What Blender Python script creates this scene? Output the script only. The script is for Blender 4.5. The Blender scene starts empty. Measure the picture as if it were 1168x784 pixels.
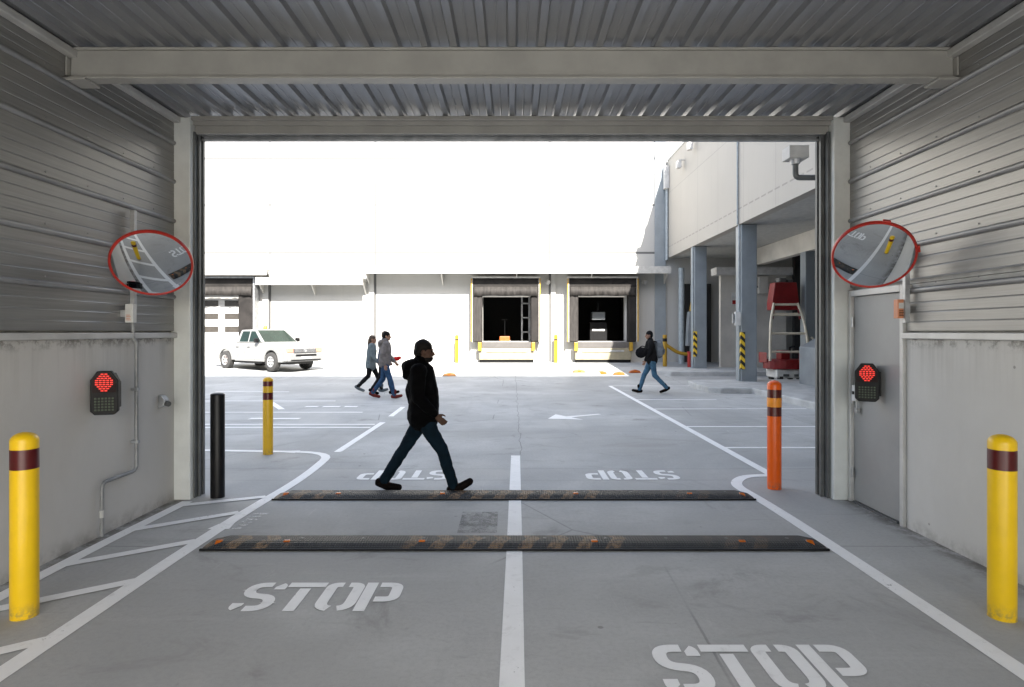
import bpy, bmesh, math, random
from mathutils import Vector, Matrix
random.seed(7)
R = math.radians
scene = bpy.context.scene
col = scene.collection
PI = math.pi

# ------------------------------------------------------------------ materials
def new_mat(name):
    m = bpy.data.materials.new(name); m.use_nodes = True
    nt = m.node_tree; b = nt.nodes['Principled BSDF']
    return m, nt, b

class NT:
    def __init__(s, nt): s.nt = nt; s.n = nt.nodes; s.l = nt.links
    def coord(s, kind='Object'):
        return s.n.new('ShaderNodeTexCoord').outputs[kind]
    def mapping(s, vec, scale=(1,1,1)):
        m = s.n.new('ShaderNodeMapping'); m.inputs['Scale'].default_value = scale
        s.l.new(vec, m.inputs['Vector']); return m.outputs[0]
    def noise(s, vec, scale, detail=4, rough=.55, dist=0):
        t = s.n.new('ShaderNodeTexNoise'); t.inputs['Scale'].default_value = scale
        t.inputs['Detail'].default_value = detail; t.inputs['Roughness'].default_value = rough
        t.inputs['Distortion'].default_value = dist
        s.l.new(vec, t.inputs['Vector']); return t.outputs['Fac']
    def voro(s, vec, scale, feature='F1'):
        t = s.n.new('ShaderNodeTexVoronoi'); t.feature = feature; t.inputs['Scale'].default_value = scale
        s.l.new(vec, t.inputs['Vector']); return t.outputs['Distance']
    def ramp(s, fac, p0, p1, c0=0., c1=1.):
        m = s.n.new('ShaderNodeMapRange'); m.inputs['From Min'].default_value = p0; m.inputs['From Max'].default_value = p1
        m.inputs['To Min'].default_value = c0; m.inputs['To Max'].default_value = c1; m.interpolation_type = 'SMOOTHSTEP'
        s.l.new(fac, m.inputs['Value']); return m.outputs[0]
    def math(s, op, a, b=None, c=None):
        m = s.n.new('ShaderNodeMath'); m.operation = op
        for i, v in enumerate((a, b, c)):
            if v is None: continue
            if isinstance(v, (int, float)): m.inputs[i].default_value = v
            else: s.l.new(v, m.inputs[i])
        return m.outputs[0]
    def sep(s, vec):
        m = s.n.new('ShaderNodeSeparateXYZ'); s.l.new(vec, m.inputs[0]); return m.outputs
    def mix(s, fac, a, b, mode='MIX'):
        m = s.n.new('ShaderNodeMix'); m.data_type = 'RGBA'; m.blend_type = mode
        for key, v in ((0, fac), (6, a), (7, b)):
            if isinstance(v, (int, float)): m.inputs[key].default_value = v
            elif isinstance(v, tuple): m.inputs[key].default_value = (*v[:3], 1)
            else: s.l.new(v, m.inputs[key])
        return m.outputs[2]
    def bump(s, h, strength, dist=.01, normal=None):
        b = s.n.new('ShaderNodeBump'); b.inputs['Strength'].default_value = strength; b.inputs['Distance'].default_value = dist
        s.l.new(h, b.inputs['Height'])
        if normal is not None: s.l.new(normal, b.inputs['Normal'])
        return b.outputs[0]
    def line(s, v, at, half):          # 1 inside |v-at|<half
        d = s.math('ABSOLUTE', s.math('SUBTRACT', v, at))
        return s.ramp(d, half, half*.6)

def simple(name, c, rough=.5, metal=0., var=.12, scale=6., bump=0., bscale=60., spec=.5, stretch=(1,1,1), dirt=None):
    m, nt, b = new_mat(name); k = NT(nt)
    v = k.mapping(k.coord(), stretch)
    n = k.noise(v, scale, 5, .6)
    lo = tuple(x*(1-var) for x in c); hi = tuple(min(1, x*(1+var)) for x in c)
    cc = k.mix(k.ramp(n, .3, .7), lo, hi)
    if dirt:
        d = k.ramp(k.noise(v, scale*.35, 6, .7, .6), dirt[0], dirt[0]+.18)
        cc = k.mix(k.math('MULTIPLY', d, dirt[1]), cc, dirt[2])
    nt.links.new(cc, b.inputs['Base Color'])
    nt.links.new(k.ramp(n, .25, .75, rough*.88, min(1, rough*1.12)), b.inputs['Roughness'])
    b.inputs['Metallic'].default_value = metal
    b.inputs['Specular IOR Level'].default_value = spec
    if bump:
        nt.links.new(k.bump(k.noise(v, bscale, 3, .6), bump, .004), b.inputs['Normal'])
    return m

def make_ground():
    m, nt, b = new_mat('yard_concrete'); k = NT(nt)
    p = k.coord(); x, y, z = k.sep(p)
    big = k.noise(p, .22, 5, .6, .4); mid = k.noise(p, 1.1, 6, .65, .5); fine = k.noise(p, 30, 4, .7)
    streak = k.noise(k.mapping(p, (.35, 3.0, 1)), 1.2, 5, .6, .3)
    c = k.mix(k.ramp(big, .36, .64), (.205, .206, .204), (.315, .316, .312))
    c = k.mix(k.ramp(mid, .42, .75), c, (.25, .248, .243))
    c = k.mix(k.math('MULTIPLY', k.ramp(streak, .55, .78), .35), c, (.35, .35, .346))
    c = k.mix(k.math('MULTIPLY', k.ramp(k.noise(p, .8, 7, .72, 1.2), .57, .70), .6), c, (.12, .115, .11))
    c = k.mix(k.math('MULTIPLY', k.ramp(fine, .38, .72), .30), c, (.15, .15, .15))
    c = k.mix(k.math('MULTIPLY', k.ramp(k.noise(p, 150, 2, .6), .55, .75), .35), c, (.10, .10, .10))
    scuff = k.noise(k.mapping(p, (1, 9, 1)), 2.4, 6, .75, .8)
    c = k.mix(k.math('MULTIPLY', k.ramp(scuff, .60, .70), .30), c, (.13, .13, .13))
    c = k.mix(k.math('MULTIPLY', k.ramp(k.noise(k.mapping(p, (6, 1, 1)), 1.7, 6, .75, 1.0), .62, .72), .30), c, (.38, .38, .375))
    # small dark spots (gum, pits)
    sv = k.voro(k.mapping(p, (1, 1, .001)), 2.6)
    spot = k.math('MULTIPLY', k.ramp(sv, .055, .035), k.ramp(k.noise(p, 1.7, 2), .5, .56))
    c = k.mix(k.math('MULTIPLY', spot, .75), c, (.06, .058, .055))
    sv2 = k.voro(k.mapping(p, (1, 1, .001)), 6.5)
    spot2 = k.math('MULTIPLY', k.ramp(sv2, .05, .03), k.ramp(k.noise(p, 2.3, 2), .52, .6))
    c = k.mix(k.math('MULTIPLY', spot2, .6), c, (.08, .075, .07))
    # saw cut joints and cracks
    wob = k.math('MULTIPLY', k.math('SUBTRACT', k.noise(p, 1.6, 5, .6), .5), .05)
    yw = k.math('ADD', y, wob); xw = k.math('ADD', x, k.math('MULTIPLY', wob, 4))
    j = k.line(yw, 4.93, .006)
    for at in (7.13, 7.72, 10.6, 13.2): j = k.math('MAXIMUM', j, k.math('MULTIPLY', k.line(yw, at, .008), .55))
    for at in (-8.2, .13, 5.6): j = k.math('MAXIMUM', j, k.math('MULTIPLY', k.math('MULTIPLY', k.line(xw, at, .008), k.ramp(y, 8.5, 8.7)), .7))
    cr = k.voro(k.mapping(k.mix(.12, p, k.n.new('ShaderNodeTexNoise').outputs['Color']), (.23, .16, .001)), 1.0, 'DISTANCE_TO_EDGE')
    crack = k.math('MULTIPLY', k.ramp(cr, .0022, .0008), k.ramp(k.noise(p, .31, 2), .5, .55))
    j = k.math('MAXIMUM', j, k.math('MULTIPLY', crack, .6))
    c = k.mix(k.math('MULTIPLY', j, .75), c, (.05, .05, .05))
    # slab bay by the gateway is a shade browner than the yard slabs
    bay = k.math('MULTIPLY', k.ramp(yw, 7.72, 7.70), .25)
    c = k.mix(bay, c, (.26, .252, .24))
    # tyre tracks: soft dark longitudinal bands
    tr = k.math('MULTIPLY', k.ramp(k.noise(k.mapping(p, (2.2, .12, 1)), 1.0, 4, .6), .58, .75), .22)
    c = k.mix(tr, c, (.15, .148, .145))
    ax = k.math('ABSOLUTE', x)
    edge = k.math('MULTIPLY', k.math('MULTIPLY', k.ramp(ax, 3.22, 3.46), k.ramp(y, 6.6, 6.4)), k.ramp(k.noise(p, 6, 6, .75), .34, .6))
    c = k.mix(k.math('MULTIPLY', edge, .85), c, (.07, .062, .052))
    seep = k.math('MULTIPLY', k.ramp(k.noise(k.mapping(p, (.5, 1.3, 1)), .9, 7, .7, 2.0), .56, .66), .32)
    c = k.mix(seep, c, (.155, .15, .142))
    oil = k.math('MULTIPLY', k.ramp(k.voro(k.mapping(p, (1, 1.4, .001)), .55), .16, .03), k.ramp(k.noise(p, 3.3, 5, .7), .38, .6))
    c = k.mix(k.math('MULTIPLY', oil, .55), c, (.075, .07, .065))
    c = k.mix(1., c, (1.60, 1.615, 1.61), 'MULTIPLY')
    nt.links.new(c, b.inputs['Base Color'])
    nt.links.new(k.ramp(mid, .3, .7, .62, .82), b.inputs['Roughness'])
    b.inputs['Specular IOR Level'].default_value = .3
    h = k.math('SUBTRACT', k.math('MULTIPLY', fine, .4), k.math('MULTIPLY', j, 1.5))
    nt.links.new(k.bump(h, .35, .006), b.inputs['Normal'])
    return m

def make_paint():
    m, nt, b = new_mat('road_paint'); k = NT(nt)
    p = k.coord()
    n = k.noise(p, 3.0, 6, .7); f = k.noise(p, 45, 4, .75)
    c = k.mix(k.ramp(n, .3, .75), (.82, .82, .81), (.88, .88, .87))
    c = k.mix(k.math('MULTIPLY', k.ramp(k.noise(p, 9, 6, .7, .5), .54, .74), .45), c, (.54, .53, .51))
    nt.links.new(c, b.inputs['Base Color']); b.inputs['Roughness'].default_value = .6
    wear = k.math('ADD', k.math('MULTIPLY', n, .55), k.math('MULTIPLY', f, .45))
    tr = nt.nodes.new('ShaderNodeBsdfTransparent'); mx = nt.nodes.new('ShaderNodeMixShader')
    nt.links.new(k.ramp(wear, .60, .67), mx.inputs[0])
    nt.links.new(b.outputs[0], mx.inputs[1]); nt.links.new(tr.outputs[0], mx.inputs[2])
    nt.links.new(mx.outputs[0], nt.nodes['Material Output'].inputs['Surface'])
    return m

def make_faded(name, colr, cover):
    m, nt, b = new_mat(name); k = NT(nt); p = k.coord()
    b.inputs['Base Color'].default_value = (*colr, 1); b.inputs['Roughness'].default_value = .7
    tr = nt.nodes.new('ShaderNodeBsdfTransparent'); mx = nt.nodes.new('ShaderNodeMixShader')
    n = k.math('ADD', k.math('MULTIPLY', k.noise(p, 7, 6, .7), .6), k.math('MULTIPLY', k.noise(p, 70, 3, .7), .4))
    nt.links.new(k.ramp(n, .40, .62, 1-cover, 1), mx.inputs[0])
    nt.links.new(b.outputs[0], mx.inputs[1]); nt.links.new(tr.outputs[0], mx.inputs[2])
    nt.links.new(mx.outputs[0], nt.nodes['Material Output'].inputs['Surface'])
    return m

def make_plaster(name, c0, c1, top=1.66):
    m, nt, b = new_mat(name); k = NT(nt); p = k.coord('Object'); x, y, z = k.sep(p)
    n = k.noise(p, .9, 6, .65, .4); f = k.noise(p, 40, 4, .7)
    c = k.mix(k.ramp(n, .3, .7), c0, c1)
    run = k.noise(k.mapping(p, (7, 7, .35)), 1.0, 5, .7)                 # rain runs under the rail
    grad = k.ramp(z, top-.55, top)
    c = k.mix(k.math('MULTIPLY', k.math('MULTIPLY', k.ramp(run, .42, .7), grad), .32), c, (.22, .205, .18))
    topd = k.math('MULTIPLY', k.ramp(k.noise(p, 9, 6, .75), .45, .6), k.ramp(z, top-.10, top-.01))
    c = k.mix(k.math('MULTIPLY', topd, .7), c, (.13, .12, .105))
    low = k.math('MULTIPLY', k.ramp(z, .16, .0), k.ramp(k.noise(p, 5, 6, .7), .35, .62))
    c = k.mix(k.math('MULTIPLY', low, .45), c, (.16, .145, .125))
    run2 = k.math('MULTIPLY', k.ramp(k.noise(k.mapping(p, (5, 5, .25)), 1.6, 4, .6), .6, .8), .2)
    c = k.mix(run2, c, (.5, .49, .47))
    sp = k.math('MULTIPLY', k.ramp(k.voro(p, 4.5), .06, .04), k.ramp(k.noise(p, 1.9, 2), .52, .58))
    c = k.mix(k.math('MULTIPLY', sp, .6), c, (.12, .11, .10))
    nt.links.new(c, b.inputs['Base Color']); b.inputs['Roughness'].default_value = .8
    nt.links.new(k.bump(k.math('ADD', k.math('MULTIPLY', n, .6), k.math('MULTIPLY', f, .25)), .35, .01), b.inputs['Normal'])
    return m

def make_cladding(name, c, metal=.35, rough=.42, axis='y', bmp=.10, var=1.):
    m, nt, b = new_mat(name); k = NT(nt); p = k.coord()
    sc = (1, .35, 22) if axis == 'y' else (14, .35, 1)
    st = k.noise(k.mapping(p, sc), 2.0, 5, .65)
    big = k.noise(p, .7, 4, .6, .5)
    cc = k.mix(k.ramp(st, .3, .7), tuple(x*(1-.14*var) for x in c), tuple(x*(1+.1*var) for x in c))
    cc = k.mix(k.math('MULTIPLY', k.ramp(big, .52, .75), .35), cc, tuple(x*.7 for x in c))
    nt.links.new(cc, b.inputs['Base Color'])
    nt.links.new(k.ramp(st, .3, .75, rough*(1-.2*var), rough*(1+.25*var)), b.inputs['Roughness'])
    b.inputs['Metallic'].default_value = metal
    nt.links.new(k.bump(k.math('ADD', st, k.math('MULTIPLY', big, 2.)), bmp, .01), b.inputs['Normal'])
    return m

def make_panels(name, c, vs=(), hs=(), dash=None, vaxis='x', rough=.6, dark=.55, w=.02):
    """wall sheet with thin panel joints at given positions"""
    m, nt, b = new_mat(name); k = NT(nt); p = k.coord(); s = k.sep(p)
    x = s[0] if vaxis == 'x' else s[1]; z = s[2]
    n = k.noise(p, .5, 5, .6, .3); f = k.noise(k.mapping(p, (6, 6, .3)), 1.2, 4, .6)
    cc = k.mix(k.ramp(n, .3, .7), tuple(q*.95 for q in c), c)
    cc = k.mix(k.math('MULTIPLY', k.ramp(f, .5, .8), .16), cc, tuple(q*.7 for q in c))
    j = None
    for at in vs:
        l = k.line(x, at, w); j = l if j is None else k.math('MAXIMUM', j, l)
    for at in hs:
        l = k.line(z, at, w); j = l if j is None else k.math('MAXIMUM', j, l)
    if dash:
        l = k.math('MULTIPLY', k.line(z, dash, .03), k.ramp(k.math('FRACT', k.math('MULTIPLY', x, 2.2)), .25, .3))
        j = l if j is None else k.math('MAXIMUM', j, l)
    if j is not None:
        cc = k.mix(k.math('MULTIPLY', j, dark), cc, (.08, .08, .08))
        nt.links.new(k.bump(k.math('SUBTRACT', 1., j), .4, .01), b.inputs['Normal'])
    nt.links.new(cc, b.inputs['Base Color']); b.inputs['Roughness'].default_value = rough
    return m

def make_hazard(name):
    m, nt, b = new_mat(name); k = NT(nt); s = k.sep(k.coord())
    d = k.math('ADD', k.math('ADD', s[2], s[0]), k.math('MULTIPLY', s[1], .8))
    f = k.math('FRACT', k.math('MULTIPLY', d, 3.9))
    cc = k.mix(k.ramp(f, .49, .52), (.75, .50, .03), (.02, .02, .02))
    nt.links.new(cc, b.inputs['Base Color']); b.inputs['Roughness'].default_value = .5
    return m

def make_bollard_mat(name, c, band, bands):
    m, nt, b = new_mat(name); k = NT(nt); p = k.coord(); z = k.sep(p)[2]
    n = k.noise(p, 5, 5, .65)
    cc = k.mix(k.ramp(n, .3, .7), tuple(q*.93 for q in c), c)
    sc = k.math('MULTIPLY', k.ramp(k.noise(k.mapping(p, (14, 14, 5)), 1.5, 5, .75), .66, .72), .4)
    cc = k.mix(sc, cc, tuple(q*.45 for q in c))
    low = k.math('MULTIPLY', k.ramp(z, .12, .0), k.ramp(k.noise(p, 22, 5, .7), .4, .6))
    cc = k.mix(k.math('MULTIPLY', low, .6), cc, (.16, .14, .11))
    for z0, z1 in bands:
        l = k.math('MULTIPLY', k.ramp(z, z0-.001, z0+.001), k.ramp(z, z1+.001, z1-.001))
        cc = k.mix(l, cc, band)
    nt.links.new(cc, b.inputs['Base Color']); b.inputs['Roughness'].default_value = .32
    b.inputs['Coat Weight'].default_value = .12; b.inputs['Specular IOR Level'].default_value = .35
    nt.links.new(k.bump(k.noise(p, 30, 3), .06, .004), b.inputs['Normal'])
    return m

def make_rubber():
    m, nt, b = new_mat('bump_rubber'); k = NT(nt); p = k.coord(); x, y, z = k.sep(p)
    # faded chevron bands in the middle and at the starting end
    d = k.math('ADD', x, k.math('MULTIPLY', k.math('ABSOLUTE', k.math('SUBTRACT', y, .15)), .55))
    f = k.math('FRACT', k.math('MULTIPLY', d, 4.3))
    st = k.math('MULTIPLY', k.ramp(f, .40, .44), k.ramp(f, .92, .88))
    zone = k.math('MAXIMUM', k.math('MULTIPLY', k.ramp(x, -.95, -.75), k.ramp(x, 1.0, .8)), k.ramp(x, -1.75, -1.85))
    zone = k.math('MAXIMUM', zone, k.math('MULTIPLY', k.math('MULTIPLY', k.ramp(x, 1.5, 1.6), k.ramp(x, 2.1, 2.0)), .3))
    wear = k.ramp(k.noise(p, 26, 5, .75), .36, .58)
    fac = k.math('MULTIPLY', k.math('MULTIPLY', st, zone), wear)
    base = k.mix(k.ramp(k.noise(p, 5, 5, .7), .35, .7), (.006, .0065, .007), (.017, .0175, .018))
    cc = k.mix(k.math('MULTIPLY', fac, .75), base, (.24, .15, .075))
    nt.links.new(cc, b.inputs['Base Color']); b.inputs['Roughness'].default_value = .55
    ck = k.math('SINE', k.math('MULTIPLY', k.math('ADD', x, y), 150)); ck2 = k.math('SINE', k.math('MULTIPLY', k.math('SUBTRACT', x, y), 150))
    nt.links.new(k.bump(k.math('MULTIPLY', ck, ck2), .9, .006), b.inputs['Normal'])
    return m

def emis(name, c, s):
    m, nt, b = new_mat(name); b.inputs['Base Color'].default_value = (*[q*.5 for q in c], 1)
    b.inputs['Emission Color'].default_value = (*c, 1); b.inputs['Emission Strength'].default_value = s
    return m

M = {}
M['ground'] = make_ground(); M['paint'] = make_paint()
M['old_paint'] = make_faded('old_paint', (.13, .13, .125), .5); M['thin_paint'] = make_faded('thin_paint', (.8, .8, .79), .93)
M['plaster'] = make_plaster('plaster', (.52, .505, .48), (.57, .555, .53))
M['clad'] = make_cladding('wall_cladding', (.285, .28, .268), .45, .38)
M['clad_dark'] = simple('cladding_batten', (.27, .27, .27), .4, .35, .15, 3)
M['deck'] = make_cladding('roof_deck', (.29, .295, .31), .5, .34, 'x', .008, .35)
M['cream'] = simple('cream_paint', (.35, .342, .318), .45, 0, .08, 3, .12, 40, dirt=(.6, .25, (.25, .22, .18)))
M['column'] = simple('column_paint', (.68, .70, .68), .5, 0, .07, 3, .15, 40, dirt=(.58, .3, (.25, .23, .2)))
M['conduit'] = simple('conduit_grey', (.26, .265, .265), .45, .2, .15, 9)
M['galv'] = simple('galvanised_steel', (.40, .41, .42), .4, .6, .2, 9, .08)
M['guide'] = simple('guide_rail', (.11, .115, .115), .5, .3, .2, 5)
M['rail'] = simple('wall_rail', (.52, .515, .50), .42, .2, .1, 4)
M['door'] = simple('door_paint', (.30, .30, .295), .45, .1, .08, 1.5, .08, 60)
M['facade_up'] = simple('outer_wall', (.55, .54, .52), .7)
M['red_rim'] = simple('red_plastic', (.42, .025, .015), .35, 0, .12, 8)
mm, nt_, b_ = new_mat('mirror_glass'); b_.inputs['Metallic'].default_value = 1; b_.inputs['Roughness'].default_value = .015; b_.inputs['Base Color'].default_value = (.80, .83, .85, 1); M['mirror'] = mm
M['black'] = simple('black_plastic', (.006, .006, .0065), .5, 0, .2, 10, spec=.2)
M['blackpaint'] = simple('black_paint', (.005, .005, .006), .4, 0, .2, 6, spec=.3)
M['led'] = emis('red_led', (1, .035, .02), .2)
M['led_off'] = simple('unlit_led', (.07, .09, .06), .5, 0, .2, 30, spec=.2)
M['led_mid'] = simple('lens_dark', (.012, .003, .003), .5, spec=.15)
M['sticker'] = simple('orange_sticker', (.62, .25, .13), .5)
M['white_box'] = simple('pale_box', (.62, .62, .60), .45)
M['amber'] = simple('amber_reflector', (.50, .12, .01), .2, 0, .1, 30)
M['rubber'] = make_rubber()
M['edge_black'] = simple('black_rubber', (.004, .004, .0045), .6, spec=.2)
M['wall'] = make_panels('warehouse_wall', (.43, .422, .40), (-16.2, -11.24, -6.35, 1.75, 6.68), (9.78, 7.62, 5.4), dark=.92, w=.06)
M['canopy'] = simple('canopy_paint', (.46, .45, .42), .5)
M['trim_white'] = simple('white_trim', (.50, .49, .47), .5)
M['shelter'] = simple('dock_shelter_fabric', (.018, .016, .015), .7, 0, .35, 2.2, .25, 8, spec=.2, dirt=(.55, .4, (.04, .035, .03)))
M['shelter_grey'] = simple('dock_curtain_fabric', (.032, .029, .027), .7, 0, .3, 4, .3, 9, spec=.2, stretch=(3, 1, .6))
M['yellow'] = simple('yellow_paint', (.34, .20, .015), .45, 0, .12, 6)
M['dock_face'] = simple('dock_plate', (.24, .215, .15), .55, .1, .1, 5)
M['pad_grey'] = simple('dock_pad', (.08, .074, .07), .7)
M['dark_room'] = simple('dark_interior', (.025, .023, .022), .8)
M['window_dark'] = simple('dark_window', (.05, .045, .04), .15)
M['facade'] = make_panels('facade_panels', (.37, .345, .31), [28.5-2.35*i for i in range(10)], (8.1,), 5.63, 'y', dark=.40, w=.012)
M['soffit'] = simple('soffit', (.44, .44, .42), .75)
M['steelblue'] = simple('blue_grey_steel', (.235, .262, .28), .45, 0, .08, 2, .08, 40, dirt=(.62, .3, (.2, .2, .2)))
M['pipe_blue'] = simple('pale_blue_pipe', (.31, .345, .36), .45)
M['inner_wall'] = simple('bay_wall', (.58, .55, .50), .8, 0, .12, .9, .2, 20, dirt=(.6, .3, (.2, .18, .15)))
M['kerb'] = simple('kerb_concrete', (.42, .425, .42), .8, 0, .18, 2.5, .4, 30, dirt=(.55, .35, (.15, .15, .14)))
M['pad'] = simple('raised_pad_concrete', (.34, .34, .335), .75, 0, .12, 1.5, .3, 30)
M['hazard'] = make_hazard('hazard_stripes')
M['red'] = simple('red_paint', (.21, .010, .012), .4, 0, .15, 4, dirt=(.6, .3, (.12, .01, .01)))
M['bright_red'] = simple('bright_red', (.34, .015, .012), .45)
M['beige_tube'] = simple('cream_tube', (.75, .68, .55), .45)
M['grey_plate'] = simple('grey_plate', (.25, .27, .285), .5, .2, .12, 2)
M['orange'] = simple('orange_plastic', (.36, .085, .012), .5)
M['pale_orange'] = simple('worn_orange_plastic', (.26, .13, .045), .6)
M['truck'] = simple('white_car_paint', (.20, .20, .197), .3, 0, .03, 3)
M['glass'] = simple('car_glass', (.010, .020, .015), .06, 0, .2, 2, spec=.15)
M['tyre'] = simple('tyre_rubber', (.03, .029, .028), .8)
M['rim'] = simple('alloy_rim', (.55, .55, .55), .3, .8)
M['chrome'] = simple('dark_chrome', (.25, .25, .26), .25, .8)
M['lamp_glass'] = simple('headlamp_lens', (.72, .25, .16), .15)
M['skin'] = simple('skin', (.27, .15, .10), .5, 0, .08, 20)
M['skin_shade'] = simple('shaded_skin', (.075, .040, .027), .55, 0, .08, 20, spec=.2)  # darker copy of skin: silhouette shade put into the colour
M['hair'] = simple('dark_hair', (.006, .005, .0045), .6, 0, .3, 60, .5, 120, spec=.12)
M['brown_hair'] = simple('brown_hair', (.06, .035, .02), .55, 0, .3, 60, .5, 120)
def cloth(n, c): return simple(n, c, .88, 0, .22, 9, .35, 220, spec=.06)
M['jacket_black'] = cloth('black_jacket_cloth', (.0016, .0016, .0018))
M['jeans_dark'] = cloth('dark_denim', (.005, .012, .019))
M['jeans_blue'] = cloth('blue_denim', (.055, .12, .19))
M['jeans_navy'] = cloth('navy_denim', (.03, .065, .13))
M['grey_hoodie'] = cloth('grey_knit', (.17, .155, .15))
M['grey_coat'] = cloth('grey_blue_coat', (.14, .17, .18))
M['navy'] = cloth('navy_cloth', (.035, .05, .085))
M['black_cloth'] = cloth('black_cloth', (.012, .012, .013))
M['shoe_brown'] = cloth('brown_black_leather', (.006, .0045, .004))
M['shoe_red'] = cloth('red_shoe', (.13, .028, .024))
M['shoe_grey'] = cloth('grey_shoe', (.10, .12, .13))
M['red_cloth'] = cloth('red_cloth', (.5, .02, .02))
M['pack'] = cloth('slate_pack', (.16, .18, .20))
M['eye'] = simple('eye_dark', (.02, .015, .012), .1)

# ------------------------------------------------------------------ mesh helpers
ICO = {}
class MB:
    def __init__(s): s.bm = bmesh.new()
    def box(s, x0, x1, y0, y1, z0, z1):
        v = [s.bm.verts.new((x, y, z)) for z in (z0, z1) for y in (y0, y1) for x in (x0, x1)]
        for f in ((0,2,3,1),(4,5,7,6),(0,1,5,4),(2,6,7,3),(0,4,6,2),(1,3,7,5)):
            s.bm.faces.new([v[i] for i in f])
        return s
    def cyl(s, p0, p1, r0, r1=None, seg=16, caps=True):
        p0 = Vector(p0); p1 = Vector(p1); r1 = r0 if r1 is None else r1
        q = (p1-p0).to_track_quat('Z', 'Y').to_matrix()
        rings = []
        for p, r in ((p0, r0), (p1, r1)):
            rings.append([s.bm.verts.new(p + q @ Vector((r*math.cos(2*PI*i/seg), r*math.sin(2*PI*i/seg), 0))) for i in range(seg)])
        for i in range(seg):
            j = (i+1) % seg
            s.bm.faces.new((rings[0][i], rings[0][j], rings[1][j], rings[1][i]))
        if caps:
            s.bm.faces.new(list(reversed(rings[0]))); s.bm.faces.new(rings[1])
        return s
    def tube(s, pts, r, seg=10, bend=0.0):
        P = [Vector(p) for p in pts]
        if bend:
            Q = [P[0]]
            for i in range(1, len(P)-1):
                a = (P[i-1]-P[i]); c = (P[i+1]-P[i])
                bd = min(bend, a.length*.45, c.length*.45)
                A = P[i]+a.normalized()*bd; C = P[i]+c.normalized()*bd
                for t in (0, .25, .5, .75, 1):
                    Q.append(A*(1-t)**2 + P[i]*2*t*(1-t) + C*t*t)
            Q.append(P[-1]); P = Q
        rings = []; up = Vector((0, 0, 1))
        t0 = (P[1]-P[0]).normalized()
        n = t0.cross(up)
        if n.length < .01: n = t0.cross(Vector((1, 0, 0)))
        n.normalize()
        for i, p in enumerate(P):
            t = (P[min(i+1, len(P)-1)]-P[max(i-1, 0)]).normalized()
            n = (n - t*n.dot(t)).normalized(); b = t.cross(n)
            rings.append([s.bm.verts.new(p + r*(n*math.cos(2*PI*k/seg)+b*math.sin(2*PI*k/seg))) for k in range(seg)])
        for a, c in zip(rings, rings[1:]):
            for k in range(seg):
                j = (k+1) % seg; s.bm.faces.new((a[k], a[j], c[j], c[k]))
        s.bm.faces.new(list(reversed(rings[0]))); s.bm.faces.new(rings[-1])
        return s
    def prism(s, pts, axis, a0, a1):
        """closed 2D outline extruded along axis: 'x' -> pts (y,z); 'y' -> pts (x,z); 'z' -> pts (x,y)"""
        def mk(p, a): return {'x': (a, p[0], p[1]), 'y': (p[0], a, p[1]), 'z': (p[0], p[1], a)}[axis]
        A = [s.bm.verts.new(mk(p, a0)) for p in pts]; B = [s.bm.verts.new(mk(p, a1)) for p in pts]
        n = len(pts)
        for i in range(n):
            j = (i+1) % n; s.bm.faces.new((A[i], A[j], B[j], B[i]))
        s.bm.faces.new(list(reversed(A))); s.bm.faces.new(B)
        return s
    def strip(s, pts, axis, a0, a1):
        """open 2D polyline swept along axis (thin sheet)"""
        def mk(p, a): return {'x': (a, p[0], p[1]), 'y': (p[0], a, p[1]), 'z': (p[0], p[1], a)}[axis]
        A = [s.bm.verts.new(mk(p, a0)) for p in pts]; B = [s.bm.verts.new(mk(p, a1)) for p in pts]
        for i in range(len(pts)-1): s.bm.faces.new((A[i], A[i+1], B[i+1], B[i]))
        return s
    def lathe(s, prof, seg=32, c=(0, 0, 0)):
        c = Vector(c); rings = []
        for r, z in prof:
            if r < 1e-6: rings.append([s.bm.verts.new(c+Vector((0, 0, z)))])
            else: rings.append([s.bm.verts.new(c+Vector((r*math.cos(2*PI*i/seg), r*math.sin(2*PI*i/seg), z))) for i in range(seg)])
        for a, b in zip(rings, rings[1:]):
            for i in range(seg):
                j = (i+1) % seg
                if len(a) == 1 and len(b) == 1: continue
                if len(a) == 1: s.bm.faces.new((a[0], b[j], b[i]))
                elif len(b) == 1: s.bm.faces.new((a[i], a[j], b[0]))
                else: s.bm.faces.new((a[i], a[j], b[j], b[i]))
        return s
    def face(s, pts): s.bm.faces.new([s.bm.verts.new(p) for p in pts]); return s
    def ell(s, c, r, rot=None, sub=2):
        c = Vector(c); r = (r, r, r) if isinstance(r, (int, float)) else r
        key = sub
        if key not in ICO:
            t = bmesh.new(); bmesh.ops.create_icosphere(t, subdivisions=sub, radius=1)
            t.verts.ensure_lookup_table()
            ICO[key] = ([v.co.copy() for v in t.verts], [[v.index for v in f.verts] for f in t.faces]); t.free()
        vs, fs = ICO[key]
        if rot is None: nv = [s.bm.verts.new((c.x+v.x*r[0], c.y+v.y*r[1], c.z+v.z*r[2])) for v in vs]
        else: nv = [s.bm.verts.new(c+rot @ Vector((v.x*r[0], v.y*r[1], v.z*r[2]))) for v in vs]
        for f in fs: s.bm.faces.new([nv[i] for i in f])
        return s
    def chain(s, pts, flat=1.0):
        """tapered limb: list of (point, radius)"""
        for (p, r), (q, t) in zip(pts, pts[1:]):
            p = Vector(p); q = Vector(q); n = max(2, int((q-p).length/(min(r, t)*.42))+1)
            for i in range(n+1):
                f = i/n; rr = r*(1-f)+t*f
                s.ell(p.lerp(q, f), (rr, rr*flat, rr))
        return s
    def rotate(s, mat): bmesh.ops.transform(s.bm, matrix=mat, verts=s.bm.verts); return s
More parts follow.
